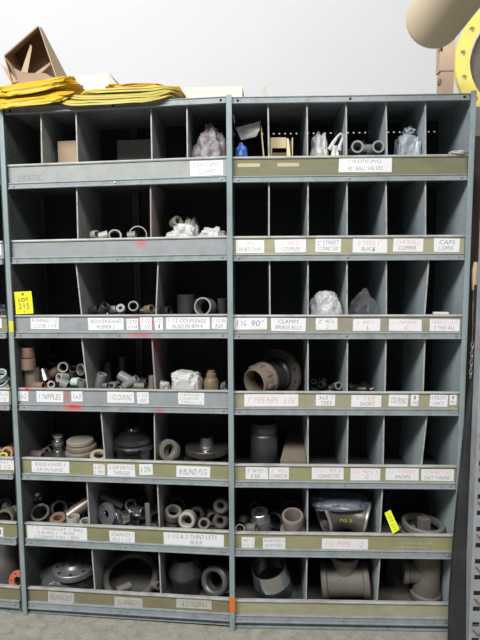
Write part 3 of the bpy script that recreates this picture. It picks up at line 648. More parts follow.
# level 5
def flange(u, px, d, R, k, h, m_, name, label, base=0.0, hub=.45, hubh=.9, bore=.28, tilt=(0, 0, 1), mats=None, bolts=8):
    """weld-neck flange: plate with raised face and hub, bolt holes as recessed dark studs; sizes in px"""
    py0 = 400
    for _ in range(8):
        p = unp(u, px, py0, d); py0 += (p.z-shz(u, k, p.x)-base)/scl(u, px, py0, d)
    s_ = scl(u, px, py0, d); R *= s_; h *= s_; p = unp(u, px, py0, d)
    root = empty(name, label, 'flange', UM[u] @ Matrix.Translation((p.x, d, shz(u, k, p.x)+base)) @ rotto(tilt))
    mb = MB(); H = h; hr = R*hub; hh = R*hubh*.5
    prof = [(R*bore, 0), (R-.002, 0), (R, .002), (R, H-.002), (R-.002, H), (hr*1.15, H), (hr*1.02, H+hh*.2), (hr*.82, H+hh), (R*bore, H+hh)]
    mb.lathe(prof, None, 44, closed=True); mb.build('plate', m_, root)
    for i in range(bolts):
        a = 2*math.pi*(i+.3)/bolts; c = (math.cos(a)*R*.80, math.sin(a)*R*.80)
        mb = MB(); mb.lathe([(0, H+.0006), (R*.075, H+.0006), (R*.09, H+.0001)], Matrix.Translation((c[0], c[1], 0)), 14); mb.build('bolt_hole', M_black, root)
    return root
turned('L', 59, .10, [(0, 0), (13, 0), (13, 12), (7, 15), (4.5, 16), (4.5, 20), (6, 21), (6, 25), (3.5, 26), (3.5, 28), (5, 29), (5, 31), (0, 32)], 5, M_steel, 'plug_valve', 'small shiny stepped plug between dark fittings, fifth row')
for i, (h0, R, mm, lb) in enumerate(((.0, 15, M_cast, 'lowest grey blank flange of the fifth row stack'), (.022, 15, M_cast, 'second blank flange up in the fifth row stack'), (.044, 14.5, M_olivep, 'middle brownish blank flange in the fifth row stack'),
        (.066, 14.5, mat('tan_blank', (.2, .17, .13), .6, .1), 'tan blank flange just below the top pale one, fifth row'), (.089, 13, M_cream, 'pale cream blank flange on top of the fifth row stack'))):
    py = 450; p = unp('L', 80.5, py, .12); s_ = scl('L', 80, py, .12)
    o = MB(); R *= s_; t = .0205
    o.lathe([(0, 0), (R-.004, 0), (R, .004), (R, t-.004), (R-.004, t), (R*.6, t), (R*.57, t-.002), (0, t-.002)], None, 32)
    o = o.build('blank_flange', mm); o.matrix_world = UM['L'] @ Matrix.Translation((p.x+(i % 2)*.006, .12, shz('L', 5, p.x)+h0)); tag(o, lb, 'flange', None)
ring('L', 96, 456, .07, 9, 5, 4, (.2, -.35, 1), mat('straw_gasket', (.42, .38, .26), .6), 'gasket_ring', 'straw yellow gasket ring lying right of the blank flange stack')
ring('L', 100, 452, .14, 9, 6, 4, (.3, -.2, 1), M_dsteel, 'gasket_ring', 'dark gasket ring behind the straw yellow one')
ring('L', 96, 446, .22, 10, 6, 5, (0, -.1, 1), M_dsteel, 'gasket_ring', 'dim ring high at the back of the fifth row beside the divider')
for (px, py, d, R, L, ax, mm, lb) in ((38, 455.5, .07, 5, 13, (1, -.2, 0), M_cast, 'grey stub lying near the left post, fifth row'), (45, 452, .10, 4, 10, (.8, -.5, .4), M_rust, 'rusty stub leaning beside the shiny stepped plug'), (50, 449, .14, 5, 10, (.5, -.8, .3), M_iron, 'black stub behind the rusty leaning stub'),
        (52, 456, .06, 4.5, 8, (1, .4, .1), M_dsteel, 'dark stub low in front of the shiny stepped plug'), (68, 457, .06, 4, 8, (1, -.4, .1), M_cast, 'grey stub between the stepped plug and the flange stack')):
    ring('L', px, py, d, R, R*.6, L, ax, mm, 'pipe_stub', lb)
heap('L', 5, 28, 100, .03, .24, .058, 40, [M_dsteel, M_cast, M_iron], 16, 'loose dark fittings on the floor of the fifth row left bin', (.012, .02))
turned('L', 133, .15, [(0, 0), (17, 0), (17, 14), (19.5, 16), (20, 19), (19, 21), (17, 22), (18.5, 23), (17.8, 27), (13, 31), (8, 34), (7, 37), (4.5, 39), (0, 39.5)], 5, mat('polished_black', (.28, .28, .31), .17, .95, var=.3), 'domed_flange', 'dark polished domed flange in the middle of the fifth row', 'flange', seg=48)
ring('L', 165, 450, .10, 10.5, 6, 6, (1, -.95, .15), M_cream, 'leaning_ring', 'cream ring leaning against the divider, front one of two', 'ring')
ring('L', 171, 451, .13, 10, 5, 6, (1, -.8, .15), mat('tan_ring', (.26, .235, .175), .6), 'leaning_ring', 'tan ring leaning behind the cream ring, fifth row', 'ring')
flange('L', 206, .15, 21.5, 5, 8, M_steel, 'weld_neck_flange', 'bottom steel flange of the shiny stack by the post, fifth row', 0, .6, .25, .3)
flange('L', 207, .15, 21.5, 5, 6, mat('dull_polished', (.35, .34, .33), .25, .9), 'weld_neck_flange', 'shiny hubbed flange on top of the fifth row stack by the post', .062, .34, .85, .2)
# level 6
ring('L', 38, 514, .10, 9.3, 6.6, 8, (.15, -.75, 1), M_dsteel, 'steel_collar', 'tilted steel collar with a shiny inside, left in the sixth row')
turned('L', 38.5, .10, [(0, 28), (5.5, 29), (6.5, 32)], 6, M_chrome, 'steel_disc', 'shiny disc lying inside the tilted steel collar', 'disc')
ring('L', 57, 510, .18, 8, 5.5, 22, (.5, -.6, .35), M_dsteel, 'pipe_coupling', 'dark coupling deep behind the tilted collar, sixth row')
ring('L', 60, 501, .22, 5, 3.6, 12, (.7, -.9, .5), M_dsteel, 'pipe_nipple', 'dim nipple on top of the deep dark coupling')
ring('L', 58, 520, .08, 8, 4, 7, (.1, -.3, 1), mat('brown_disc', (.23, .15, .11), .6), 'brown_disc', 'flat brown cap between the tilted collar and the white collar')
ring('L', 80, 508, .11, 6, 4.4, 26, (-.85, -.5, -.55), mat('brownish_steel', (.26, .21, .18), .4, .6), 'pipe_nipple', 'long brown nipple slanting down to the left, sixth row')
ring('L', 70.5, 521, .07, 6.8, 5, 16, (0, 0, 1), M_pale, 'pipe_collar', 'pale collar standing under the slanting brown nipple', k=6)
ring('L', 70, 507, .20, 6, 4.2, 14, (.2, -1, .2), M_rust, 'pipe_coupling', 'rusty coupling behind the slanting brown nipple')
ring('L', 86, 516, .09, 7, 5.6, 8, (.9, -.6, .2), M_dsteel, 'steel_ring', 'dark ring leaning on the first divider of the sixth row')
ring('L', 83, 523, .05, 6, 4, 5, (.1, -.2, 1), M_pale, 'steel_ring', 'pale flat ring below the leaning dark ring, sixth row')
heap('L', 6, 30, 88, .04, .24, .07, 36, [M_dsteel, M_cast, M_rust], 17, 'loose fittings under the collars in the sixth row left bin', (.014, .023))
def holed_disc(u, px, py, d, R, axis, m_, name, label, k=6, th=.012, bore=.45, nh=4, cat='flange', ph=.6):
    """flat flange with real holes, cut by constrained triangulation"""
    p = unp(u, px, py, d); s_ = scl(u, px, py, d); R *= s_
    def circ(cx, cy, r, n): return [Vector((cx+r*math.cos(2*math.pi*i/n), cy+r*math.sin(2*math.pi*i/n))) for i in range(n)]
    loops = [circ(0, 0, R, 56), circ(0, 0, R*bore, 36)]+[circ(math.cos(2*math.pi*i/nh+ph)*R*(1+bore)/2, math.sin(2*math.pi*i/nh+ph)*R*(1+bore)/2, R*.045 if nh > 6 else R*.10, 12) for i in range(nh)]
    vs = []; ed = []; ls = []
    for l in loops:
        b = len(vs); vs += l; n = len(l); ed += [(b+i, b+(i+1) % n) for i in range(n)]; ls.append((b, n))
    v2, e2, f2, *_ = geometry.delaunay_2d_cdt(vs, ed, [], 0, 1e-6)
    def inside(f):
        c = sum((v2[i] for i in f), Vector((0, 0)))/len(f)
        if c.length > R or c.length < R*bore: return False
        for l in loops[2:]:
            cc = sum(l, Vector((0, 0)))/len(l)
            if (c-cc).length < (l[0]-cc).length*.99: return False
        return True
    fs = [tuple(f) for f in f2 if inside(f)]
    mb = MB(); n = len(v2); A = rotto(axis)
    mb.add([(v.x, v.y, -th/2) for v in v2]+[(v.x, v.y, th/2) for v in v2], fs+[tuple(i+n for i in f) for f in fs]+[(b+i, b+(i+1) % m_n, n+b+(i+1) % m_n, n+b+i) for (b, m_n) in ls for i in range(m_n)], 0, A)
    o = mb.build(name, m_); o.matrix_world = UM[u] @ Matrix.Translation(p); return tag(o, label, cat)
holed_disc('L', 107, 514, .09, 11.5, (-.55, -1, .15), mat('lilac_steel', (.55, .55, .62), .25, .8), 'holed_flange', 'bright flange with bolt holes leaning next to the first divider, sixth row', bore=.35, nh=4)
ring('L', 115.5, 518, .06, 8.5, 6.6, 6, (-.75, -1, .1), mat('bluish_steel', (.55, .66, .80), .2, .9), 'steel_ring', 'shiny bluish ring in front of the bright holed flange')
ring('L', 124, 520, .06, 8, 5.5, 7, (-.9, -.7, .1), M_steel, 'steel_ring', 'steel ring right of the shiny bluish ring')
ring('L', 109, 501, .16, 3.2, 2, 24, (1, .1, -.5), M_cast, 'pipe_nipple', 'long grey pipe lying across the top of the sixth row middle heap')
ring('L', 122, 503, .17, 3.5, 2.2, 26, (1, .3, -.5), M_cast, 'pipe_nipple', 'grey pipe slanting right of the long grey one')
ring('L', 131, 505, .16, 6, 3.6, 8, (.3, -1, .5), M_cast, 'pipe_bushing', 'grey bushing centred in the sixth row middle heap')
ring('L', 138, 512, .12, 6, 4, 16, (1, -.5, .1), M_steel, 'pipe_coupling', 'shiny coupling left of the tall grey bar')
ring('L', 137, 522, .07, 6, 4.2, 14, (1, -.4, .2), M_dsteel, 'pipe_coupling', 'dark coupling low left of the tall grey bar')
o = MB().box(-.0105, .0105, 0, .006, 0, .135).build('grey_bar', M_cast, smooth=False, bevel=.002)
p = unp('L', 147, 523, .05); o.matrix_world = UM['L'] @ Matrix.Translation((p.x+.006, .05, shz('L', 6, p.x)+.012)) @ Matrix.Rotation(-.07, 4, 'Y') @ Matrix.Rotation(-.12, 4, 'X'); tag(o, 'flat grey bar standing upright in the sixth row', 'bar')
ring('L', 154, 517, .10, 6.5, 4.4, 12, (.7, -1, .3), M_dsteel, 'pipe_coupling', 'dark coupling between the grey bar and the second divider')
ring('L', 150, 505, .24, 4.5, 3.2, 34, (0, 0, 1), M_brown, 'pipe_nipple', 'brown upright nipple behind the grey bar', k=6)
ring('L', 140, 500, .2, 4.5, 3, 14, (1, -.6, .3), M_dsteel, 'pipe_nipple', 'dark nipple at the top behind the grey bar')
heap('L', 6, 94, 156, .04, .26, .085, 50, [M_dsteel, M_cast, M_steel], 18, 'loose fittings filling the sixth row middle bin', (.012, .02))
ring('L', 173, 513.5, .09, 8.2, 5.2, 9, (.25, -.45, 1), mat('grey_brown_collar', (.31, .28, .24), .5, .3), 'thick_collar', 'thick collar tilted upward on top of another, beside the divider in the sixth row')
ring('L', 172, 524, .09, 7.8, 5.5, 17, (0, 0, 1), M_cast, 'thick_collar', 'collar upright beneath the upward tilted one', k=6)
ring('L', 187.5, 519.5, .07, 8.6, 5.2, 9, (-.05, -1, .12), mat('pale_collar', (.46, .44, .39), .5, .2), 'thick_collar', 'pale collar facing straight out, front of the sixth row', bev=.25)
ring('L', 197, 514, .13, 8, 4, 9, (0, -1, .15), M_dsteel, 'thick_collar', 'dim collar behind the pale collar that faces out', bev=.3)
ring('L', 222, 505, .12, 7.8, 3.1, 14, (-.1, -1, .25), mat('dim_collar', (.15, .14, .125), .5, .4), 'thick_collar', 'upper of two dark collars beside the middle post', bev=.35)
ring('L', 221.5, 519, .10, 8, 3.1, 14, (-.1, -1, .25), mat('dim_collar', (.2, .19, .17), .5, .4), 'thick_collar', 'lower of two dark collars beside the middle post', bev=.35)
ring('L', 212, 517, .15, 7, 4, 12, (.4, -1, .1), M_cast, 'thick_collar', 'grey collar left of the lower dark one, half hidden', bev=.3)
ring('L', 178, 504, .22, 8, 5, 12, (.1, -1, .2), M_dsteel, 'thick_collar', 'dim collar at the very back above the upward tilted one')
ring('L', 204, 525, .07, 6, 3.6, 8, (.1, -.6, .8), M_cast, 'thick_collar', 'grey collar low between the pale collar and the dark pair')
heap('L', 6, 166, 226, .04, .26, .07, 26, [M_dsteel, M_cast], 19, 'loose collars beneath the thick ones in the sixth row', (.016, .028))
# level 7
flange('L', 71, .14, 24, 7, 7, M_dsteel, 'wrapped_flange', 'large flange under clear film in the bottom row corner bin', .0, .5, .5, .2)
flange('L', 74, .15, 20, 7, 6, M_galv, 'upper_flange', 'second flange stacked under the same film, bottom row corner', .053, .45, .3, .2)
crumple('L', 44, 93, 564, 596, .15, .20, M_film, 'clear_film', 'clear plastic film draped over the bottom row corner flanges', 'plastic film', 31, 7, power=.8, amp=.12, taper=.7)
def arcring(u, px, py, d, R, r, L, ax, m_, nm, lb, cat='flange'): return ring(u, px, py, d, R, r, L, ax, m_, nm, lb, cat)
ring('L', 131, 577, .16, 27, 21, 5, (.1, -.42, 1), mat('dusty_flange', (.15, .14, .125), .5, .4), 'large_ring_flange', 'huge ring flange showing its lower arc in the bottom row middle bin', 'flange', seg=56, bev=.2)
ring('L', 131, 589, .14, 25, 20.5, 5, (-.05, -.04, 1), mat('dusty_flange2', (.24, .22, .19), .5, .4), 'large_ring_flange', 'second huge ring flange leaning in front of the first', 'flange', seg=56, bev=.2)
ring('L', 124, 588, .05, 4, 2.2, 14, (-.8, -.6, -.1), M_cast, 'pipe_stub', 'grey stub below the arcs of the huge ring flanges')
ring('L', 156, 585, .07, 4, 2.2, 10, (.8, -.6, .3), M_cast, 'pipe_stub', 'short grey stub beside the divider under the huge ring flanges')
turned('L', 186, .12, [(11, 0), (14, 0), (14.5, 15), (17, 20), (17.2, 25), (13.5, 33), (12, 38), (10, 38.5), (9, 35), (9, 4)], 7, M_dsteel, 'weld_collar', 'stepped dark steel collar standing left in the bottom row bin by the post', closed=True)
ring('L', 217.5, 580, .10, 15.5, 9.5, 14, (-.35, -1, .25), mat('dark_collar', (.19, .18, .17), .42, .6), 'large_collar', 'large dark open collar leaning against the post, bottom row', bev=.3, seg=40)

# ================================================================ RIGHT UNIT
# level 1
crumple('R', 235.5, 248, 144.5, 156, .075, .09, M_bagb, 'blue_bag', 'blue plastic bag in the top row corner beside the middle post', 'bag', 41, 1, power=.7, amp=.2, taper=.2)
def sheet_from_px(u, pts, name, m_, label, cat, th=.002, back=None, kids=None):
    """thin board with outline pts [(px,py,d)]"""
    P = [unp(u, *q) for q in pts]; c = sum(P, Vector())/len(P); n = (P[1]-P[0]).cross(P[2]-P[0]).normalized()*th
    mb = MB(); k = len(P); mb.add([p-c for p in P]+[p-c+n for p in P], [tuple(range(k)), tuple(range(2*k-1, k-1, -1))]+[(i, (i+1) % k, k+(i+1) % k, k+i) for i in range(k)])
    o = mb.build(name, m_, smooth=False); o.matrix_world = UM[u] @ Matrix.Translation(c); return tag(o, label, cat)
def carton_with_card():
    # open carton in the first bin, white card flap bent over
    a = unp('R', 238, 150, .12); b = unp('R', 266.5, 150, .12); zb = shz('R', 1, a.x); h = unp('R', 262, 125, .10).z-zb
    root = empty('open_carton', 'dark open carton with a white flap in the top row, right of the middle post', 'box', Matrix.Translation(((a.x+b.x)/2, .08, zb)))
    w_ = (b.x-a.x)/2; mb = MB(); t = .003
    mb.box(-w_, -w_+t, .03, .2, 0, h*.5); mb.box(-w_, w_, .2, .2+t, 0, h*.9); mb.box(-w_, w_, .03, .2, 0, t)
    mb.build('body', mat('dark_card', (.07, .05, .045), .9), root, smooth=False)
    mb = MB(); P = [(w_-.022, .03, h*.98), (w_-.018, .03, h*.98), (w_-.002, 0.0, .07), (w_-.006, 0, .07)]
    P = [(w_-.024, .0, h*.97), (w_-.020, .0, h*.97), (w_-.001, -.005, .003), (w_-.005, -.005, .003)]
    mb.add(P+[(x, y+.16, z) for x, y, z in P], [(0, 1, 2, 3), (4, 7, 6, 5), (0, 4, 5, 1), (1, 5, 6, 2), (2, 6, 7, 3), (3, 7, 4, 0)]); mb.build('side_flap', M_cardpale, root, smooth=False)
    # curved white card
    mb = MB(); n = 10; vs = []
    q = [unp('R', 235.5, 127.5, .10), unp('R', 260.5, 122, .10), unp('R', 259.5, 131, .09), unp('R', 256, 136.5, .09), unp('R', 241, 139, .09)]
    org = Vector(((a.x+b.x)/2, .08, zb)); q = [p-org for p in q]
    q = [p+Vector((0, -.02*math.sin(i), 0)) for i, p in enumerate(q)]
    mb.add(q+[p+Vector((0, .0015, 0)) for p in q], [(0, 1, 2, 3, 4), (9, 8, 7, 6, 5)]+[(i, (i+1) % 5, 5+(i+1) % 5, 5+i) for i in range(5)]); mb.build('white_flap', M_white, root, smooth=False)
carton_with_card()
def cut_carton():
    a = unp('R', 270.5, 137.5, .07); b = unp('R', 293, 137.5, .07); zb = shz('R', 1, a.x); h = a.z-zb; w_ = (b.x-a.x)/2
    root = empty('pale_carton', 'pale cardboard carton with a cut window in the second top-row bin', 'box', Matrix.Translation(((a.x+b.x)/2, .07, zb)) @ Matrix.Rotation(.04, 4, 'Z'))
    t = .003; mb = MB()
    mb.box(-w_, w_*.38, 0, t, h*.75, h); mb.box(-w_, -w_*.86, 0, t, 0, h*.76); mb.box(-w_, w_, .12, .12+t, 0, h*.8); mb.box(-w_, -w_+t, t, .12, 0, h); mb.box(-w_, w_, 0, .12, 0, t)
    mb.build('body', M_cardpale, root, smooth=False)
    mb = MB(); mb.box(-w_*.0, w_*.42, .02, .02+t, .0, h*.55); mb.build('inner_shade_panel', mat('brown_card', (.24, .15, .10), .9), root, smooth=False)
    mb = MB(); mb.add([(w_*.42, 0, h*.98), (w_*.62, -.006, h*.96), (w_*.98, -.01, 0.003), (w_*.5, -.004, .003)]+[(w_*.42, .004, h*.98), (w_*.62, 0, h*.96), (w_*.98, .0, 0.003), (w_*.5, .0, .003)], [(0, 3, 2, 1), (4, 5, 6, 7), (0, 4, 7, 3), (1, 2, 6, 5), (0, 1, 5, 4), (3, 7, 6, 2)])
    mb.build('folded_flap', mat('cream_flap', (.80, .70, .46), .8), root, smooth=False)
    mb = MB(); mb.box(w_-t, w_, 0, .12, 0, h); mb.build('side_flap', M_cardpale, root, smooth=False)
cut_carton()
crumple('R', 309.5, 328, 134, 156, .10, .12, M_bagw, 'plastic_bag', 'rounded milky bag in the third top-row bin, left of the looped one', 'bag', 43, 1, power=.85, amp=.35, taper=.6)
def looped_bag():
    o = crumple('R', 330, 340, 146, 156, .06, .05, M_bagw, 'looped_bag', 'white bag with a raised loop handle leaning on a top-row divider', 'bag', 44, 1, power=.8, amp=.4)
    c = o.matrix_world.inverted()
    pts = [(331, 150), (335, 143), (339, 137), (342.5, 133.5), (345, 136), (343.5, 141), (341.5, 146), (341, 151)]
    mb = MB(); mb.tube([c @ L2W('R', unp('R', x-1.8, y, .08)) for x, y in pts], [.010, .008, .006, .005, .005, .006, .008, .010], 8); mb.build('handle', M_bagw, o)
looped_bag()
ring('R', 355.5, 150, .07, 6.2, 4.3, 22, (0, -1, .08), mat('grey_pvc', (.24, .26, .27), .4), 'plastic_pipe_fitting', 'left-pointing one of two open-ended grey fittings in the top row', k=None)
ring('R', 375.5, 150, .07, 6.2, 4.3, 22, (.05, -1, .08), mat('grey_pvc', (.24, .26, .27), .4), 'plastic_pipe_fitting', 'open grey fitting touching the divider, right one of the pair in the top row')
ring('R', 365.5, 149, .13, 4.6, 3.2, 16, (1, 0, 0), M_greyp, 'plastic_pipe_fitting', 'pale grey coupling lying between the two open grey fittings')
crumple('R', 354, 373, 139, 156, .25, .07, M_bagg, 'plastic_bag', 'dim bluish bag behind the open grey pipe fittings', 'bag', 45, 1, power=.9, amp=.4)
heap('R', 1, 350, 385, .05, .24, .045, 14, [M_greyp, M_dsteel], 20, 'loose plastic fittings under the two open grey fittings', (.012, .018))
crumple('R', 396, 419, 133, 156, .09, .12, M_bagg, 'plastic_bag', 'blue grey filled plastic bag in the fifth top-row bin', 'bag', 46, 1, power=.55, amp=.28, taper=.2)
crumple('R', 403, 414, 129, 137, .11, .05, M_bagg, 'bag_neck', 'twisted neck of plastic lying on the blue grey bag', 'bag', 47, power=.9, amp=.5)
crumple('R', 451, 467.5, 151, 155, .0, .03, M_bagw, 'paper_scrap', 'thin white scrap lying on the lip at the top right corner bin', 'scrap', 48, power=.8, amp=.7, taper=0)
# level 3
crumple('R', 309, 342, 290, 315, .085, .11, M_bag, 'plastic_bag', 'shiny clear plastic bag in the third row centre', 'bag', 51, 3, power=.75, amp=.22, freq=9, taper=.35)
crumple('R', 348, 377, 291, 315, .09, .11, M_film, 'clear_film', 'thin clear film slumped right of the shiny clear bag', 'plastic film', 52, 3, power=.9, amp=.3, taper=1.0)
o = MB().box(-.029, .029, -.006, .012, 0, .008).build('wood_offcut', M_beige, smooth=False, bevel=.001); p = unp('R', 441.5, 312.2, 0); o.matrix_world = Matrix.Translation((p.x, .006, LIP[3]+.0016)); tag(o, 'small cream offcut lying on the lip in the third row', 'offcut')
# level 4
def nozzle():
    p0 = L2W('R', unp('R', 254, 384, .03)); p1 = L2W('R', unp('R', 287, 371, .20))
    ax = (p1-p0).normalized(); s_ = scl('R', 255, 380, .05)
    root = empty('flanged_nozzle', 'big tan pipe nozzle with a dark bolted flange, lying in the fourth row', 'pipe fitting', Matrix.Translation(p0) @ rotto(ax))
    R = 16*s_; mb = MB()
    mb.lathe([(R*.84, 0), (R*.93, .001), (R*.98, .012), (R*1.06, .05), (R*1.08, .058), (R*1.16, .06), (R*1.16, .074), (R*1.0, .078), (R*.9, .08), (R*.8, .06), (R*.78, .01)], None, 40, closed=True)
    mb.build('tan_collar', mat('tan_nozzle', (.25, .20, .155), .5, .25, var=.12), root)
    for i in range(8):
        a = math.radians(45*i+12); mb = MB(); M = Matrix.Rotation(a, 4, 'Z')
        mb.box(R*.98, R*1.12, -R*.13, R*.13, .02, .058, 0, M); mb.build('ridge', mat('tan_nozzle', (.48, .40, .32)), root, smooth=False, bevel=.002)
    mb = MB(); mb.lathe([(R*.75, .07), (R*1.0, .075), (R*1.04, .09), (R*.98, .10), (R*.98, .15), (R*1.1, .16), (R*1.1, .175), (R*.75, .175)], None, 40, closed=True); mb.build('neck', M_dsteel, root)
    mb = MB(); mb.lathe([(R*.7, .175), (R*1.72, .175), (R*1.72, .192), (R*.7, .192)], None, 48, closed=True); mb.build('flange_plate', mat('brown_flange', (.10, .085, .07), .55, .3), root)
    for i in range(10):
        a = 2*math.pi*i/10; mb = MB(); mb.lathe([(0, 0), (R*.11, 0)], Matrix.Translation((math.cos(a)*R*1.45, math.sin(a)*R*1.45, .1745)) @ rotto((0, 0, -1)), 12); mb.build('bolt_hole', M_black, root)
nozzle()
for (px, py, mm, lb, ax) in ((334, 388, M_dsteel, 'small dark plug low in the narrow bin right of the big nozzle', (1, -.4, .2)), (340, 386, M_galv, 'small grey plug beside the dark plug near a divider', (.2, -1, .3)), (362, 389.5, M_dsteel, 'lone dark nipple in the fourth row, third narrow bin', (1, -.3, .1))):
    ring('R', px, py, .16, 4, 2.4, 9, ax, mm, 'pipe_plug', lb, k=None)
heap('R', 4, 313, 345, .08, .26, .085, 16, [M_dsteel, M_iron], 25, 'loose dark plugs in the narrow bin right of the big nozzle', (.011, .018))
heap('R', 4, 352, 382, .08, .26, .07, 12, [M_dsteel, M_iron], 26, 'few loose dark nipples in the fourth row third bin', (.011, .018))
# level 5
turned('R', 264, .13, [(10.5, 0), (13, 0), (13.5, 2), (13.5, 34), (13, 36), (12, 37), (13.2, 40), (12.6, 46), (11.8, 48), (10.5, 48)], 5, mat('grey_sleeve', (.09, .09, .09), .4, .6), 'iron_sleeve', 'dark upright sleeve standing in the wide fifth row bin', closed=True)
ring('R', 277, 455, .22, 9, 6, 20, (.3, -1, .1), M_iron, 'iron_sleeve', 'black collar behind the dark upright sleeve')
p = unp('R', 296, 462, .1); o = MB(); w_ = .046
o.add([(-.066, .0, 0), (.042, 0, 0), (.042, .27, .035), (-.02, .27, .035)]+[(-.066, .0, .012), (.042, 0, .012), (.042, .27, .047), (-.02, .27, .047)], [(0, 3, 2, 1), (4, 5, 6, 7), (0, 1, 5, 4), (1, 2, 6, 5), (2, 3, 7, 6), (3, 0, 4, 7)])
o = o.build('plywood_offcut', mat('dusty_ply', (.22, .18, .13), .8), smooth=False); o.matrix_world = Matrix.Translation((p.x-.004, .03, shz('R', 5, p.x)+.062)); tag(o, 'dusty tan plywood board sloping beside the dark upright sleeve', 'board')
o = MB().box(-.04, .03, .02, .25, 0, .055).build('wood_block', M_dkbrown, smooth=False); o.matrix_world = Matrix.Translation((p.x-.004, .035, shz('R', 5, p.x))); tag(o, 'dark block carrying the sloping plywood board', 'block')
# level 6
def threaded(u, px, py, d, R, L, ax, m1, m2, name, label):
    p = unp(u, px, py, d); s_ = scl(u, px, py, d); R *= s_; L *= s_
    root = empty(name, label, 'pipe fitting', UM[u] @ Matrix.Translation(p) @ rotto(ax))
    mb = MB(); mb.lathe([(R*.78, -L/2), (R*1.02, -L/2), (R*1.04, -L*.3), (R*1.04, L*.15), (R*.96, L*.2), (R*.78, L*.2)], None, 32, closed=True); mb.build('body', m1, root)
    mb = MB(); pr = [(R*.76, L*.2)]; n = 8
    for i in range(n): z = L*(.2+.3*i/n); pr += [(R*.90, z), (R*.94, z+L*.3/n/2)]
    pr += [(R*.88, L*.5), (R*.76, L*.5)]; mb.lathe(pr, None, 32, closed=True); mb.build('thread', m2, root)
    return root
threaded('R', 261, 521, .09, 9, 24, (-.15, -.25, 1), M_galv, M_steel, 'threaded_nipple', 'galvanised threaded nipple standing tilted in the sixth row, left part')
ring('R', 240, 530, .06, 5, 3.6, 6, (0, -.7, .8), M_galv, 'pipe_ring', 'small pale ring low beside the middle post, sixth row right unit')
ring('R', 252, 507, .20, 4.5, 3, 12, (.5, -.8, .5), M_dsteel, 'pipe_nipple', 'dim dark nipple deep behind the galvanised threaded nipple')
ring('R', 277, 519, .17, 8.5, 6.3, 12, (-.5, -1, .1), M_dsteel, 'pipe_collar', 'dark collar facing out between threaded nipple and pinkish-rimmed fitting')
turned('R', 296, .085, [(8, 4), (11, 4), (12.5, 6), (12.5, 12), (9.5, 14), (9.6, 20), (10.4, 27), (10.6, 30), (10, 31), (8.2, 31), (7.6, 28)], 6, mat('pink_grey_pipe', (.30, .245, .22), .5, .2), 'reducer', 'open fitting with a pinkish rim beside the first sixth row divider', closed=True, axis=(-.05, -.35, 1))
ring('R', 290, 508, .2, 10, 7, 10, (.1, -1, .1), M_iron, 'pipe_collar', 'black collar at the back behind the pinkish-rimmed fitting')
ring('R', 252, 528, .06, 4.5, 3, 10, (1, -.5, .2), M_cast, 'pipe_nipple', 'grey nipple lying left of the threaded nipple foot')
heap('R', 6, 236, 304, .04, .26, .055, 34, [M_dsteel, M_cast, M_iron], 21, 'loose fittings on the floor of the left sixth row bin, right unit', (.013, .022))
def elbow():
    base = unp('R', 345, 520, .1); s_ = scl('R', 345, 520, .1)
    root = empty('saddle_elbow', 'large grey pipe elbow marked in yellow chalk beneath the smoky bag', 'pipe fitting', Matrix.Translation((base.x, .12, shz('R', 6, base.x))))
    R = 13.2*s_; mb = MB(); pts = []; n = 16
    for i in range(n+1):
        t = i/n; x = (-21+43*t)*s_; z = R*1.05+(math.sin(t*math.pi)*.0)+.012*math.cos((t-.5)*math.pi); y = .018*math.cos((t-.5)*math.pi)-.01
        pts.append((x, y, z+.012))
    rr = [R*(1.05+.0*abs(i/n-.5)+.35*(abs(i/n-.5)*2)**3) for i in range(n+1)]
    vs = []; mb.tube(pts, rr, 28, caps=False); mb.tube(pts, [a*.86 for a in rr], 28, caps=False)
    mb.build('body', mat('elbow_iron', (.16, .145, .125), .4, .5, var=.2, scale=14), root)
    for e, dx in ((0, -1), (-1, 1)):
        mb = MB(); c = Vector(pts[e]); dr = (Vector(pts[e])-Vector(pts[1 if e == 0 else -2])).normalized()
        mb.lathe([(R*1.14, -.004), (R*1.42, -.006), (R*1.46, .001), (R*1.40, .005), (R*1.16, .004)], Matrix.Translation(c) @ rotto(dr), 32, closed=True); mb.build('rim', mat('bright_rim', (.42, .40, .37), .35, .6), root)
    vs, fs = text_mesh('70.55'); mb = MB(); mb.add([(v.x*17*s_, -R*1.09, v.y*3.4*s_+R*1.1) for v in vs], fs); o = mb.build('chalk_marking', M_yelpaint, root, smooth=False)
    o.location = (0.006, .007, .024)
elbow()
crumple('R', 311, 368, 493.5, 506.5, .12, .16, M_bagd, 'smoky_bag', 'smoky grey plastic bag lying on the large pipe elbow', 'bag', 61, None, power=.75, amp=.22, freq=7, taper=.3)
def ring_tag():
    A, B, C, D = [unp('R', *q) for q in ((384.5, 513, .02), (390.5, 509.8, .02), (399.5, 529.5, -.012), (392.8, 534, -.012))]
    mb = MB(); c = (A+B+C+D)/4; n = (B-A).cross(D-A).normalized()*.0006
    mb.add([p-c for p in (A, B, C, D)]+[p-c+n for p in (A, B, C, D)], [(0, 1, 2, 3), (7, 6, 5, 4), (0, 4, 5, 1), (1, 5, 6, 2), (2, 6, 7, 3), (3, 7, 4, 0)])
    o = mb.build('lime_tag', M_tag2, smooth=False); o.matrix_world = Matrix.Translation(c); tag(o, 'lime yellow lot tag tilted on the lip of the sixth row', 'tag')
    ex = (D-A).normalized(); ey = (B-A).normalized(); nn = ex.cross(ey).normalized()
    if nn.y > 0: nn = -nn
    vs, fs = text_mesh('LOT 211'); mb = MB(); L = (D-A).length*.75; H = (B-A).length*.45
    ey2 = ey-ex*ey.dot(ex)
    mb.add([ex*(v.x*L)+ey2.normalized()*(v.y*H)+nn*.0015 for v in vs], fs); mb.build('lettering', M_inkk, o, smooth=False)
ring_tag()
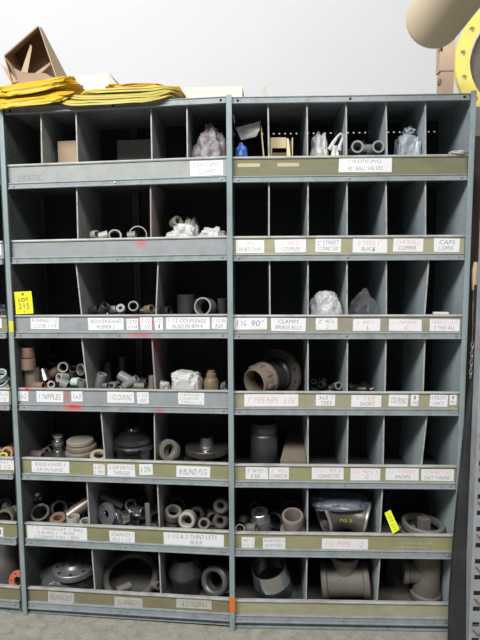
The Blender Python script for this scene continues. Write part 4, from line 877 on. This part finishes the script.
ring('R', 425.5, 525, .13, 23, 18, 8, (.06, -.02, 1), mat('grey_ring', (.20, .19, .17), .55, .2), 'wide_ring', 'wide grey ring lying tilted in the sixth row next to the lime tag', 'ring', seg=48, bev=.25)
o = MB().box(-.020, .024, -.02, .02, 0, .088).build('steel_block', M_cast, smooth=False, bevel=.004); p = unp('R', 424, 528, .1); o.matrix_world = Matrix.Translation((p.x, .11, shz('R', 6, p.x))) @ Matrix.Rotation(.25, 4, 'Z'); tag(o, 'squarish grey steel block standing within the wide grey ring', 'block')
ring('R', 408, 508, .22, 26, 25, 4, (.15, -1, .05), M_iron, 'thin_hoop', 'thin dark hoop standing behind the wide grey ring', 'hoop', seg=48)
heap('R', 6, 400, 447, .08, .24, .05, 10, [M_dsteel, M_cast], 22, 'few loose fittings beneath the wide grey ring', (.014, .02))
# level 7
def sleeve_tilt():
    p = unp('R', 268, 590, .11); s_ = scl('R', 268, 590, .11); ax = Vector((-.22, -.22, 1)).normalized()
    base = unp('R', 275, 602, .11); base.z = shz('R', 7, base.x)
    root = empty('pipe_sleeve', 'black pipe sleeve with a bright machined band, tilted in the bottom row', 'pipe fitting', Matrix.Translation(base+Vector((0, 0, .03))) @ rotto(ax))
    R = 18.5*s_; mb = MB(); mb.lathe([(R*.85, 0), (R*.97, 0), (R, .004), (R, .07), (R*.85, .07)], None, 44, closed=True); mb.build('body', M_iron, root)
    mb = MB(); mb.lathe([(R*.85, .07), (R*1.01, .07), (R*.99, .08), (R*.94, .125), (R*.93, .14), (R*.90, .143), (R*.85, .14)], None, 44, closed=True); mb.build('machined_band', M_steel, root)
sleeve_tilt()
ring('R', 296, 590, .17, 8, 5.5, 12, (.9, -.5, .25), M_cast, 'pipe_collar', 'grey collar squeezed between tilted sleeve and divider, bottom row')
def tee(u, px, d, k, Rb, Lb, axb, Rr, Lr, axr, label, zc=None, m_=None, name='pipe_tee', rise=0):
    p = unp(u, px, 590, d); s_ = scl(u, px, 590, d); Rb, Lb, Rr, Lr = Rb*s_, Lb*s_, Rr*s_, Lr*s_
    axb = Vector(axb).normalized(); axr = Vector(axr).normalized()
    zc = shz(u, k, p.x)+(Rb*1.12 if abs(axb.z) < .5 else Lb/2)+rise
    root = empty(name, label, 'pipe fitting', UM[u] @ Matrix.Translation((p.x, d, zc)))
    mb = MB(); mb.lathe([(Rb*.8, -Lb/2), (Rb*1.08, -Lb/2), (Rb*1.12, -Lb/2+.004), (Rb*1.12, -Lb/2+.022), (Rb*1.0, -Lb/2+.028), (Rb*.98, 0), (Rb*1.0, Lb/2-.028), (Rb*1.12, Lb/2-.022), (Rb*1.12, Lb/2-.004), (Rb*1.08, Lb/2), (Rb*.8, Lb/2)], rotto(axb), 40, closed=True)
    mb.build('run', m_, root)
    mb = MB(); mb.lathe([(Rr*.8, Rb*.5), (Rr*1.0, Rb*.5), (Rr*1.0, Lr-.026), (Rr*1.12, Lr-.02), (Rr*1.12, Lr-.003), (Rr*1.08, Lr), (Rr*.8, Lr)], rotto(axr), 40, closed=True); mb.build('branch', m_, root)
    return root
M_tee = mat('dusty_tee_iron', (.165, .15, .125), .65, .15, var=.12, scale=12, bump=.15)
tee('R', 345, .13, 7, 15.5, 46, (1, -.12, .10), 12, 25, (-.02, .05, 1), 'grey iron pipe tee with branch up in the centre bottom bin', m_=M_tee)
tee('R', 427, .14, 7, 13, 50, (0.02, 0, 1), 11, 22, (-1, .15, .0), 'grey iron pipe tee standing on end in the last bottom bin', m_=M_tee)
turned('R', 395, .26, [(0, 0), (11, 0), (9, 22), (5, 34), (0, 36)], 7, mat('dusty_lump', (.10, .09, .075), .9), 'dusty_cone', 'dim dusty cone behind the standing pipe tee', 'cone')

# ================================================================ FAR LEFT UNIT
ring('F', -1, 376, .09, 8, 6.5, 6, (.1, -.6, 1), M_grnw, 'plastic_ring', 'upper pale green plastic ring at the left edge of the photo', 'ring')
ring('F', 0, 383.5, .08, 8.5, 7, 7, (.1, -.6, 1), M_grnw, 'plastic_ring', 'lower pale green plastic ring at the left edge of the photo', 'ring')
ring('F', 8, 453, .07, 6.5, 4, 5, (0, -1, .2), mat('orange_brown', (.55, .30, .14), .6), 'washer_ring', 'orange brown ring at the left edge, fifth row', 'ring')
ring('F', 3, 457, .04, 5, 3, 3, (0, -.6, 1), mat('yellow_ring', (.6, .6, .12), .6), 'washer_ring', 'yellowish ring below the orange brown one', 'ring')
ring('F', 6, 518, .08, 9.5, 7, 8, (.1, -1, .15), M_cast, 'steel_collar', 'grey collar facing out at the left edge, sixth row')
ring('F', 16.5, 511, .10, 6, 4, 8, (-.6, -1, .1), M_cast, 'steel_collar', 'grey collar half hidden by the left post, sixth row')
ring('F', 4, 507, .15, 8, 6, 8, (.1, -.6, 1), M_dsteel, 'steel_collar', 'dim collar behind the grey one at the left edge, sixth row')
turned('F', 3, .14, [(0, 0), (17, 0), (17.5, 6), (17, 44), (15, 45), (13, 44), (13, 40), (0, 40)], 7, M_galv, 'galvanised_drum', 'round galvanised can at the left edge of the bottom row', 'can')
holed_disc('F', 19, 581, .055, 12.5, (-.2, -1, .35), M_redf, 'red_flange', 'red coated flange behind the left post in the bottom row', bore=.42, nh=6)
crumple('F', -6, 4, 305, 315, .1, .1, M_greyp, 'grey_lump', 'grey bundle cut by the left edge in the third row', 'bundle', 71, 3, power=.8, amp=.4)
heap('F', 4, -25, 12, .04, .22, .085, 22, [M_dsteel, M_cast], 27, 'loose fittings beneath the pale green rings', (.014, .02))
heap('F', 5, -25, 12, .04, .22, .06, 22, [M_dsteel, M_rust], 28, 'loose fittings beneath the orange brown ring', (.014, .02))
heap('F', 6, -25, 14, .04, .22, .075, 22, [M_dsteel, M_cast], 29, 'loose fittings beneath the left edge collars', (.014, .02))

# ================================================================ ON TOP OF THE UNITS
def carton_top():
    C = {'A': unp('L', 38.5, 26.5, .10), 'B': unp('L', 56, 78, .03), 'C': unp('L', 12, 83, .02), 'D': unp('L', 4.5, 56, .04)}
    Bk = {'A': unp('L', 41.5, 29, .22), 'B': unp('L', 68, 80, .20), 'C': unp('L', 30, 84, .26), 'D': unp('L', 16, 54, .26)}
    c = unp('L', 35, 90, .12); c.z = TOP[0]+zsh('L', c.x)
    root = empty('open_cardboard_box', 'brown torn-open cardboard box behind the yellow bundles on the left unit', 'box', UM['L'] @ Matrix.Translation(c))
    def panel(ps, nm, m1, th=.004):
        ps = [p-c for p in ps]; n = (ps[1]-ps[0]).cross(ps[2]-ps[0]).normalized()*th; mb = MB(); k = len(ps)
        mb.add(ps+[p+n for p in ps], [tuple(range(k)), tuple(range(2*k-1, k-1, -1))]+[(i, (i+1) % k, k+(i+1) % k, k+i) for i in range(k)]); return mb.build(nm, m1, root, smooth=False)
    panel([C['A'], C['B'], Bk['B'], Bk['A']], 'right_wall', M_card); panel([C['D'], C['A'], Bk['A'], Bk['D']], 'top_wall', M_card)
    panel([C['C'], C['D'], Bk['D'], Bk['C']], 'left_wall', M_card); panel([C['C'], C['B'], Bk['B'], Bk['C']], 'bottom_wall', M_card)
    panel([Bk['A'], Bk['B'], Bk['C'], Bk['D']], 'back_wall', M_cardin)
    pf = lambda px, py, d: unp('L', px, py, d)
    panel([pf(30.5, 44, .10), pf(32, 47, .10), pf(27.5, 73, .06), pf(21, 72, .06), pf(25, 60, .08)], 'torn_flap', M_card, .003)
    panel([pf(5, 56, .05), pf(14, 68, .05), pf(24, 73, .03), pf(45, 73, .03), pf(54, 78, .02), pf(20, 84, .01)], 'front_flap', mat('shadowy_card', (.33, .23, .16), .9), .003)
    panel([pf(1, 64, .06), pf(9, 70, .05), pf(20, 84, .02), pf(12, 84, .03)], 'left_flap', M_card, .003)
    panel([pf(50, 62, .16), pf(51, 64, .12), pf(38, 75, .05), pf(35, 73, .05)], 'inner_flap', M_card, .003)
carton_top()
def slab(u, x0, x1, ytop, ybot, d, dd, m_, name, label, seed, power=.5, amp=.12, freq=8, cat='raincoat', taper=0, rot=0):
    return crumple(u, x0, x1, ytop, ybot, d, dd, m_, name, label, cat, seed, None, power, amp, freq, None, taper, rot, d-dd*.42, .9 if d-dd/2 < -.03 else 0)
slab('L', -12, 73, 92.5, 101, .035, .17, M_yel, 'yellow_bundle', 'lower bright yellow folded bundle overhanging the top rail', 81, .5, .16, 7, 'bundle', 0, .06)
slab('L', -12, 75, 80, 91, .05, .17, M_yel, 'yellow_bundle', 'upper bright yellow folded bundle in front of the open cardboard box', 83, .55, .2, 7, 'bundle', 0, .11)
def plies():
    for i, (x0, x1, yt, yb, dd, lb) in enumerate(((52, 172, 102.5, 107.5, .20, 'lowest dull yellow folded sheet overhanging the top rail'), (60, 176, 98.5, 103, .21, 'middle dull yellow folded sheet in the flat stack'), (72, 178, 94, 99, .20, 'uppermost dull yellow folded sheet beneath the golden roll'))):
        a = unp('L', x0, yb, -.04); b = unp('L', x1, yb-4, -.04); c = (a+b)/2; h = (yb-yt)*scl('L', 110, 100, -.04)/2; h *= .72; c.z = TOP[0]+zsh('L', c.x)+.009+.0145*i; yc = .05+.012*i
        mb = MB(); n = 40
        for (dz, sc_) in ((0, 1), (h*1.0, .97)):
            outl = []
            for q in range(n):
                t = 2*math.pi*q/n; sg = lambda v, e: math.copysign(abs(v)**e, v)
                outl.append((sg(math.cos(t), .55)*(b.x-a.x)/2*sc_, sg(math.sin(t), .55)*dd/2*sc_))
            hh = h*.95; vs = []
            for (f, z) in ((.97, 0), (1.0, .25*hh), (1.0, .75*hh), (.97, hh)):
                for (x, y) in outl:
                    wv = noise.noise(Vector((x*14, y*14, i*3+dz*50)))*.006
                    vs.append((x*f, y*f, z+dz+wv*.7-.9*max(0, -.016-(yc+y*f))))
            fs = [(r*n+j, r*n+(j+1) % n, (r+1)*n+(j+1) % n, (r+1)*n+j) for r in range(3) for j in range(n)]+[tuple(range(n))[::-1], tuple(3*n+j for j in range(n))]
            mb.add(vs, fs)
        o = mb.build('folded_sheet', M_yelold); base = min(a.z, b.z)
        o.matrix_world = UM['L'] @ Matrix.Translation((c.x, yc, c.z)) @ Matrix.Rotation(-.01, 4, 'Y'); tag(o, lb, 'folded sheet', None)
plies()
slab('L', 102, 164, 83.5, 91, .075, .16, M_gold, 'golden_roll', 'golden yellow crumpled roll lying on the stack of folded sheets', 87, .6, .28, 10, 'bundle')
slab('L', 165, 180, 86, 94, .075, .12, M_gold, 'golden_fold', 'flat golden end piece right of the crumpled golden roll', 89, .35, .10, 8, 'bundle')
def topbox(u, x0, x1, yt, d, dd, m_, name, label, ztop=None, rot=0, flap=None):
    a = unp(u, x0, yt, d); b = unp(u, x1, yt, d); w_ = (b.x-a.x)/2; cx = (a.x+b.x)/2; zb = TOP[0]+zsh(u, cx); h = (a.z+b.z)/2-zb
    root = empty(name, label, 'box', UM[u] @ Matrix.Translation((cx, d, zb)) @ Matrix.Rotation(rot, 4, 'Z'))
    mb = MB(); t = .003
    mb.box(-w_, w_, 0, t, 0, h); mb.box(-w_, w_, dd-t, dd, 0, h); mb.box(-w_, -w_+t, t, dd-t, 0, h); mb.box(w_-t, w_, t, dd-t, 0, h); mb.box(-w_, w_, t, dd-t, 0, t); mb.build('body', m_, root, smooth=False)
    mb = MB(); mb.box(-w_-.001, w_+.001, -.001, dd+.001, h, h+.003); mb.build('lid', m_, root, smooth=False)
    if flap:
        mb = MB(); mb.add([(w_, .0, h+.003), (w_+flap, .03, h*.55), (w_+flap, .034, 0.0), (w_, .002, 0)]+[(w_, .004, h+.003), (w_+flap, .034, h*.55), (w_+flap, .038, 0.0), (w_, .006, 0)], [(0, 3, 2, 1), (4, 5, 6, 7), (0, 4, 7, 3), (1, 2, 6, 5), (0, 1, 5, 4), (3, 7, 6, 2)]); mb.build('side_flap', mat('cream_shade_card', (.66, .62, .52), .8), root, smooth=False)
    return root
topbox('L', 74, 109, 75, .20, .12, M_white, 'white_box', 'white cardboard box with an open side flap behind the yellow sheets', flap=.06)
def longbox():
    a = unp('R', 182.5, 87, .10); b = unp('R', 242.5, 86, .10); w_ = (b.x-a.x)/2; zb = TOP[0]+.006; h = a.z-zb
    root = empty('cream_box', 'long low cream cardboard box lying across the joint of the two units', 'box', Matrix.Translation(((a.x+b.x)/2, .10, zb)) @ Matrix.Rotation(-.01, 4, 'Z'))
    mb = MB(); t = .003; dd = .16
    mb.box(-w_, w_, 0, t, 0, h); mb.box(-w_, w_, dd-t, dd, 0, h); mb.box(-w_, -w_+t, t, dd-t, 0, h); mb.box(w_-t, w_, t, dd-t, 0, h); mb.box(-w_, w_, t, dd-t, 0, t); mb.build('body', M_beige, root, smooth=False)
    mb = MB(); mb.box(-w_, w_, 0, dd, h, h+.002); mb.build('lid', M_beige, root, smooth=False)
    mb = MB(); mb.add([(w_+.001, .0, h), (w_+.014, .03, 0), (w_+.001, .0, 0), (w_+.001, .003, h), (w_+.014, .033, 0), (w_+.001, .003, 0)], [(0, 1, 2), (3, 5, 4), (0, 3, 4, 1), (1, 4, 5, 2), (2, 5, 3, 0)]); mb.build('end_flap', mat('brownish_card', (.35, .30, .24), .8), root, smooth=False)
longbox()
sheet_from_px('R', [(265.5, 85, .12), (260.5, 97, .12), (268, 96.5, .12)], 'card_triangle', mat('grey_card', (.50, .48, .42), .8), 'small triangle of grey card standing right of the long cream box', 'card', .003)

# carton, kraft roll and yellow flange at the top right
def tall_carton():
    a = unp('R', 440.5, 93, .15); b = unp('R', 453.5, 93, .15); t = unp('R', 437, 35, .15); w_ = (b.x-a.x)/2; zb = TOP[0]; h = t.z-zb
    root = empty('tall_carton', 'tall brown carton standing behind the yellow flange at the top right', 'box', Matrix.Translation(((a.x+b.x)/2, .15, zb)))
    mb = MB(); mb.box(-w_, w_, 0, .05, 0, h*.49); mb.box(-w_-.006, w_, 0, .05, h*.49+.003, h); mb.build('body', mat('pinkish_card', (.56, .42, .30), .85), root, smooth=False, bevel=.002)
    mb = MB(); mb.box(-w_+.001, w_, .004, .046, h*.49, h*.49+.003); mb.build('seam', M_cardin, root, smooth=False)
    for z in (.32, .77):
        mb = MB(); mb.box(-w_-.007, -w_+.003, .0, .02, h*z, h*z+.02); mb.build('hand_slot', M_cardin, root, smooth=False)
tall_carton()
def kraft_roll():
    p0 = L2W('R', unp('R', 434, 20, -.12)); s_ = scl('R', 434, 20, -.12)
    p1 = L2W('R', unp('R', 492, -62, -.45))
    ax = (p1-p0); L = ax.length; ax.normalize(); R = 28*s_
    mb = MB(); n = 14; prof = [(0, -R*.62)]
    for i in range(1, n+1):
        t = i/n*math.pi/2; prof.append((R*math.sin(t)**.8, -R*.62*math.cos(t)))
    L2 = L*2.6
    for i in range(1, 12): prof.append((R*(1+.05*i/3*.0+.004*math.sin(i*2)), L2*i/11))
    prof.append((0, L2))
    mb.lathe(prof, rotto(ax), 48)
    o = mb.build('kraft_paper_roll', M_craft); o.matrix_world = Matrix.Translation(p0); tag(o, 'thick tan roll with a rounded end reaching in from the top right', 'roll')
kraft_roll()
YPH = 10.2
yf = holed_disc('R', 520, 61, .40, 68, (-.02, -1, .03), M_flange_y, 'yellow_flange', 'large yellow painted ring flange at the top right', th=.03, bore=.78, nh=15, ph=math.radians(YPH))
ring('R', 533, 66, .47, 62, 49, 8, (-.02, -1, 0), M_cast, 'grey_flange', 'grey metal ring visible through the yellow flange', 'flange', seg=44, bev=.2)
# cabinet right of the unit on which the flange stands
x0 = unp('R', 470.5, 200, .06).x+.002
zt = unp('R', 520, 129.3, .40).z
def cabinet():
    root = empty('brown_cabinet', 'dark brown tall cabinet right of the shelving, pale box top', 'cabinet', Matrix.Translation((x0+.25, .05, 0)))
    zc = unp('R', 475, 136, .05).z
    mb = MB(); mb.box(-.25, .25, 0, .50, 0, zc); mb.build('body', M_dkbrown, root, smooth=False)
    mb = MB(); mb.box(-.248, .25, 0, .50, zc, zt); mb.build('top_panel', mat('pale_top', (.42, .40, .37), .8), root, smooth=False)
cabinet()
# long-handled tool hanging between the unit and the far upright
def tool():
    d = .0; pts = lambda px, py: L2W('R', unp('R', px, py, d))
    s_ = scl('R', 472, 300, d)
    b = pts(473, 398)
    root = empty('hanging_tool', 'long tool with a tan wooden grip and metal ferrule beside the right post', 'tool', Matrix.Translation(b))
    mk = lambda lst, nm, m_, rr: MB().tube([pts(x, y)-b for x, y in lst], rr, 12).build(nm, m_, root)
    mk([(476, 262), (475.5, 270), (475, 280), (474.8, 290)], 'wooden_grip', M_wood, [2.2*s_, 3.6*s_, 3.4*s_, 2.8*s_])
    mk([(474.8, 290), (474, 301)], 'ferrule', M_steel, [2.8*s_, 2.4*s_])
    mk([(474, 301), (473.8, 335), (472.5, 352), (472, 420)], 'shaft', mat('worn_shaft', (.32, .25, .18), .6), 1.5*s_)
tool()
def chain():
    root = empty('steel_chain', 'short steel chain hanging beside the right post', 'chain', Matrix.Translation(L2W('R', unp('R', 472.5, 345, -.062))))
    s_ = scl('R', 470, 370, -.02)
    for i in range(8):
        M = Matrix.Translation(((-.0+.12*i*-1)*s_, 0, -i*4.4*s_)) @ Matrix.Rotation(math.pi/2*(i % 2), 4, 'Z')
        pts = [M @ Vector((1.2*s_*math.cos(t), 0, 2.7*s_*math.sin(t))) for t in [2*math.pi*j/12 for j in range(13)]]
        MB().tube(pts, .55*s_, 6).build('link', M_galv, root)
chain()
# dark upright and black rubber sheet, far right slotted post
def rubber():
    A = [(477, 285), (475.5, 340), (471.5, 390), (466, 430), (463, 462), (459, 500), (454, 555), (451, 600), (450, 642)]; B = [(486, 285), (483, 340), (480, 390), (478.3, 430), (476.7, 462), (475.5, 500), (473, 555), (471.7, 600), (470.8, 642)]
    p = unp('R', 461, 636, -.10); root_z = 0
    mb = MB(); n = len(A); vs = []
    dps = [-.045, -.047, -.05, -.053, -.055, -.06, -.07, -.085, -.10]
    fr = [unp('R', a[0], a[1], d) for a, d in zip(A, dps)]+[unp('R', b[0], b[1], d) for b, d in zip(B, dps)]
    # bring the foot down to the floor
    for i in (n-1, 2*n-1): fr[i].z = 0.0
    c = (fr[n-1]+fr[2*n-1])/2; c.z = 0
    fr = [q-c for q in fr]; bk = [q+Vector((0, .03, 0)) for q in fr]
    N = 2*n; fs = []
    for i in range(n-1):
        fs += [(i, i+1, n+i+1, n+i), (N+i, N+n+i, N+n+i+1, N+i+1), (i, N+i, N+i+1, i+1), (n+i, n+i+1, N+n+i+1, N+n+i)]
    fs += [(0, n, N+n, N), (n-1, N+n-1, N+2*n-1, 2*n-1)]
    mb.add(fr+bk, fs); o = mb.build('rubber_sheet', M_rubber, bevel=.003); o.matrix_world = Matrix.Translation(c); tag(o, 'long black rubber slab leaning beside the right post', 'rubber slab')
rubber()
def farpost():
    x = unp('R', 478.2, 430, -.12).x
    root = empty('slotted_upright', 'pale blue grey slotted steel upright at the right edge of the photo', 'upright', Matrix.Translation((x+.03, -.12, 0)))
    mb = MB(); mb.box(-.034, -.022, 0, .003, 0, 2.0); mb.box(.006, .05, 0, .003, 0, 2.0); mb.box(-.034, -.031, .003, .05, 0, 2.0)
    z = 0
    while z < 2.0: mb.box(-.022, .006, 0, .003, z, min(z+.045, 2.0)); z += .065
    mb.build('post', mat('pale_upright_paint', (.36, .40, .43), .45, var=.12, scale=14, col2=(.40, .24, .15), mix2=.6, sc2=18), root, smooth=False)
    for i in range(7):
        mb = MB(); zz = .08+i*.13; mb.tube([(-.02, -.004, zz+.02), (0, -.006, zz), (.018, -.004, zz+.018)], .003, 6); mb.build('hook', M_rust, root)
farpost()

# ================================================================ settle everything, then the loose small fittings
bpy.context.view_layer.update()
roots = [o for o in bpy.data.objects if not o.parent and o.type in ('MESH', 'EMPTY') and 'label' in o]
still = ('shelving unit', 'cabinet', 'bundle', 'folded sheet', 'upright', 'rubber slab', 'roll', 'tool', 'chain')
order = [o for o in roots if o['category'] in still]+[o for o in ORDER if o['category'] not in still]
for o in order:
    if o['category'] in still or o.name.split('.')[0] in FREE: add_solid(o)
    else: settle(o)
for a, k in HEAPS: build_heap(*a, **k)
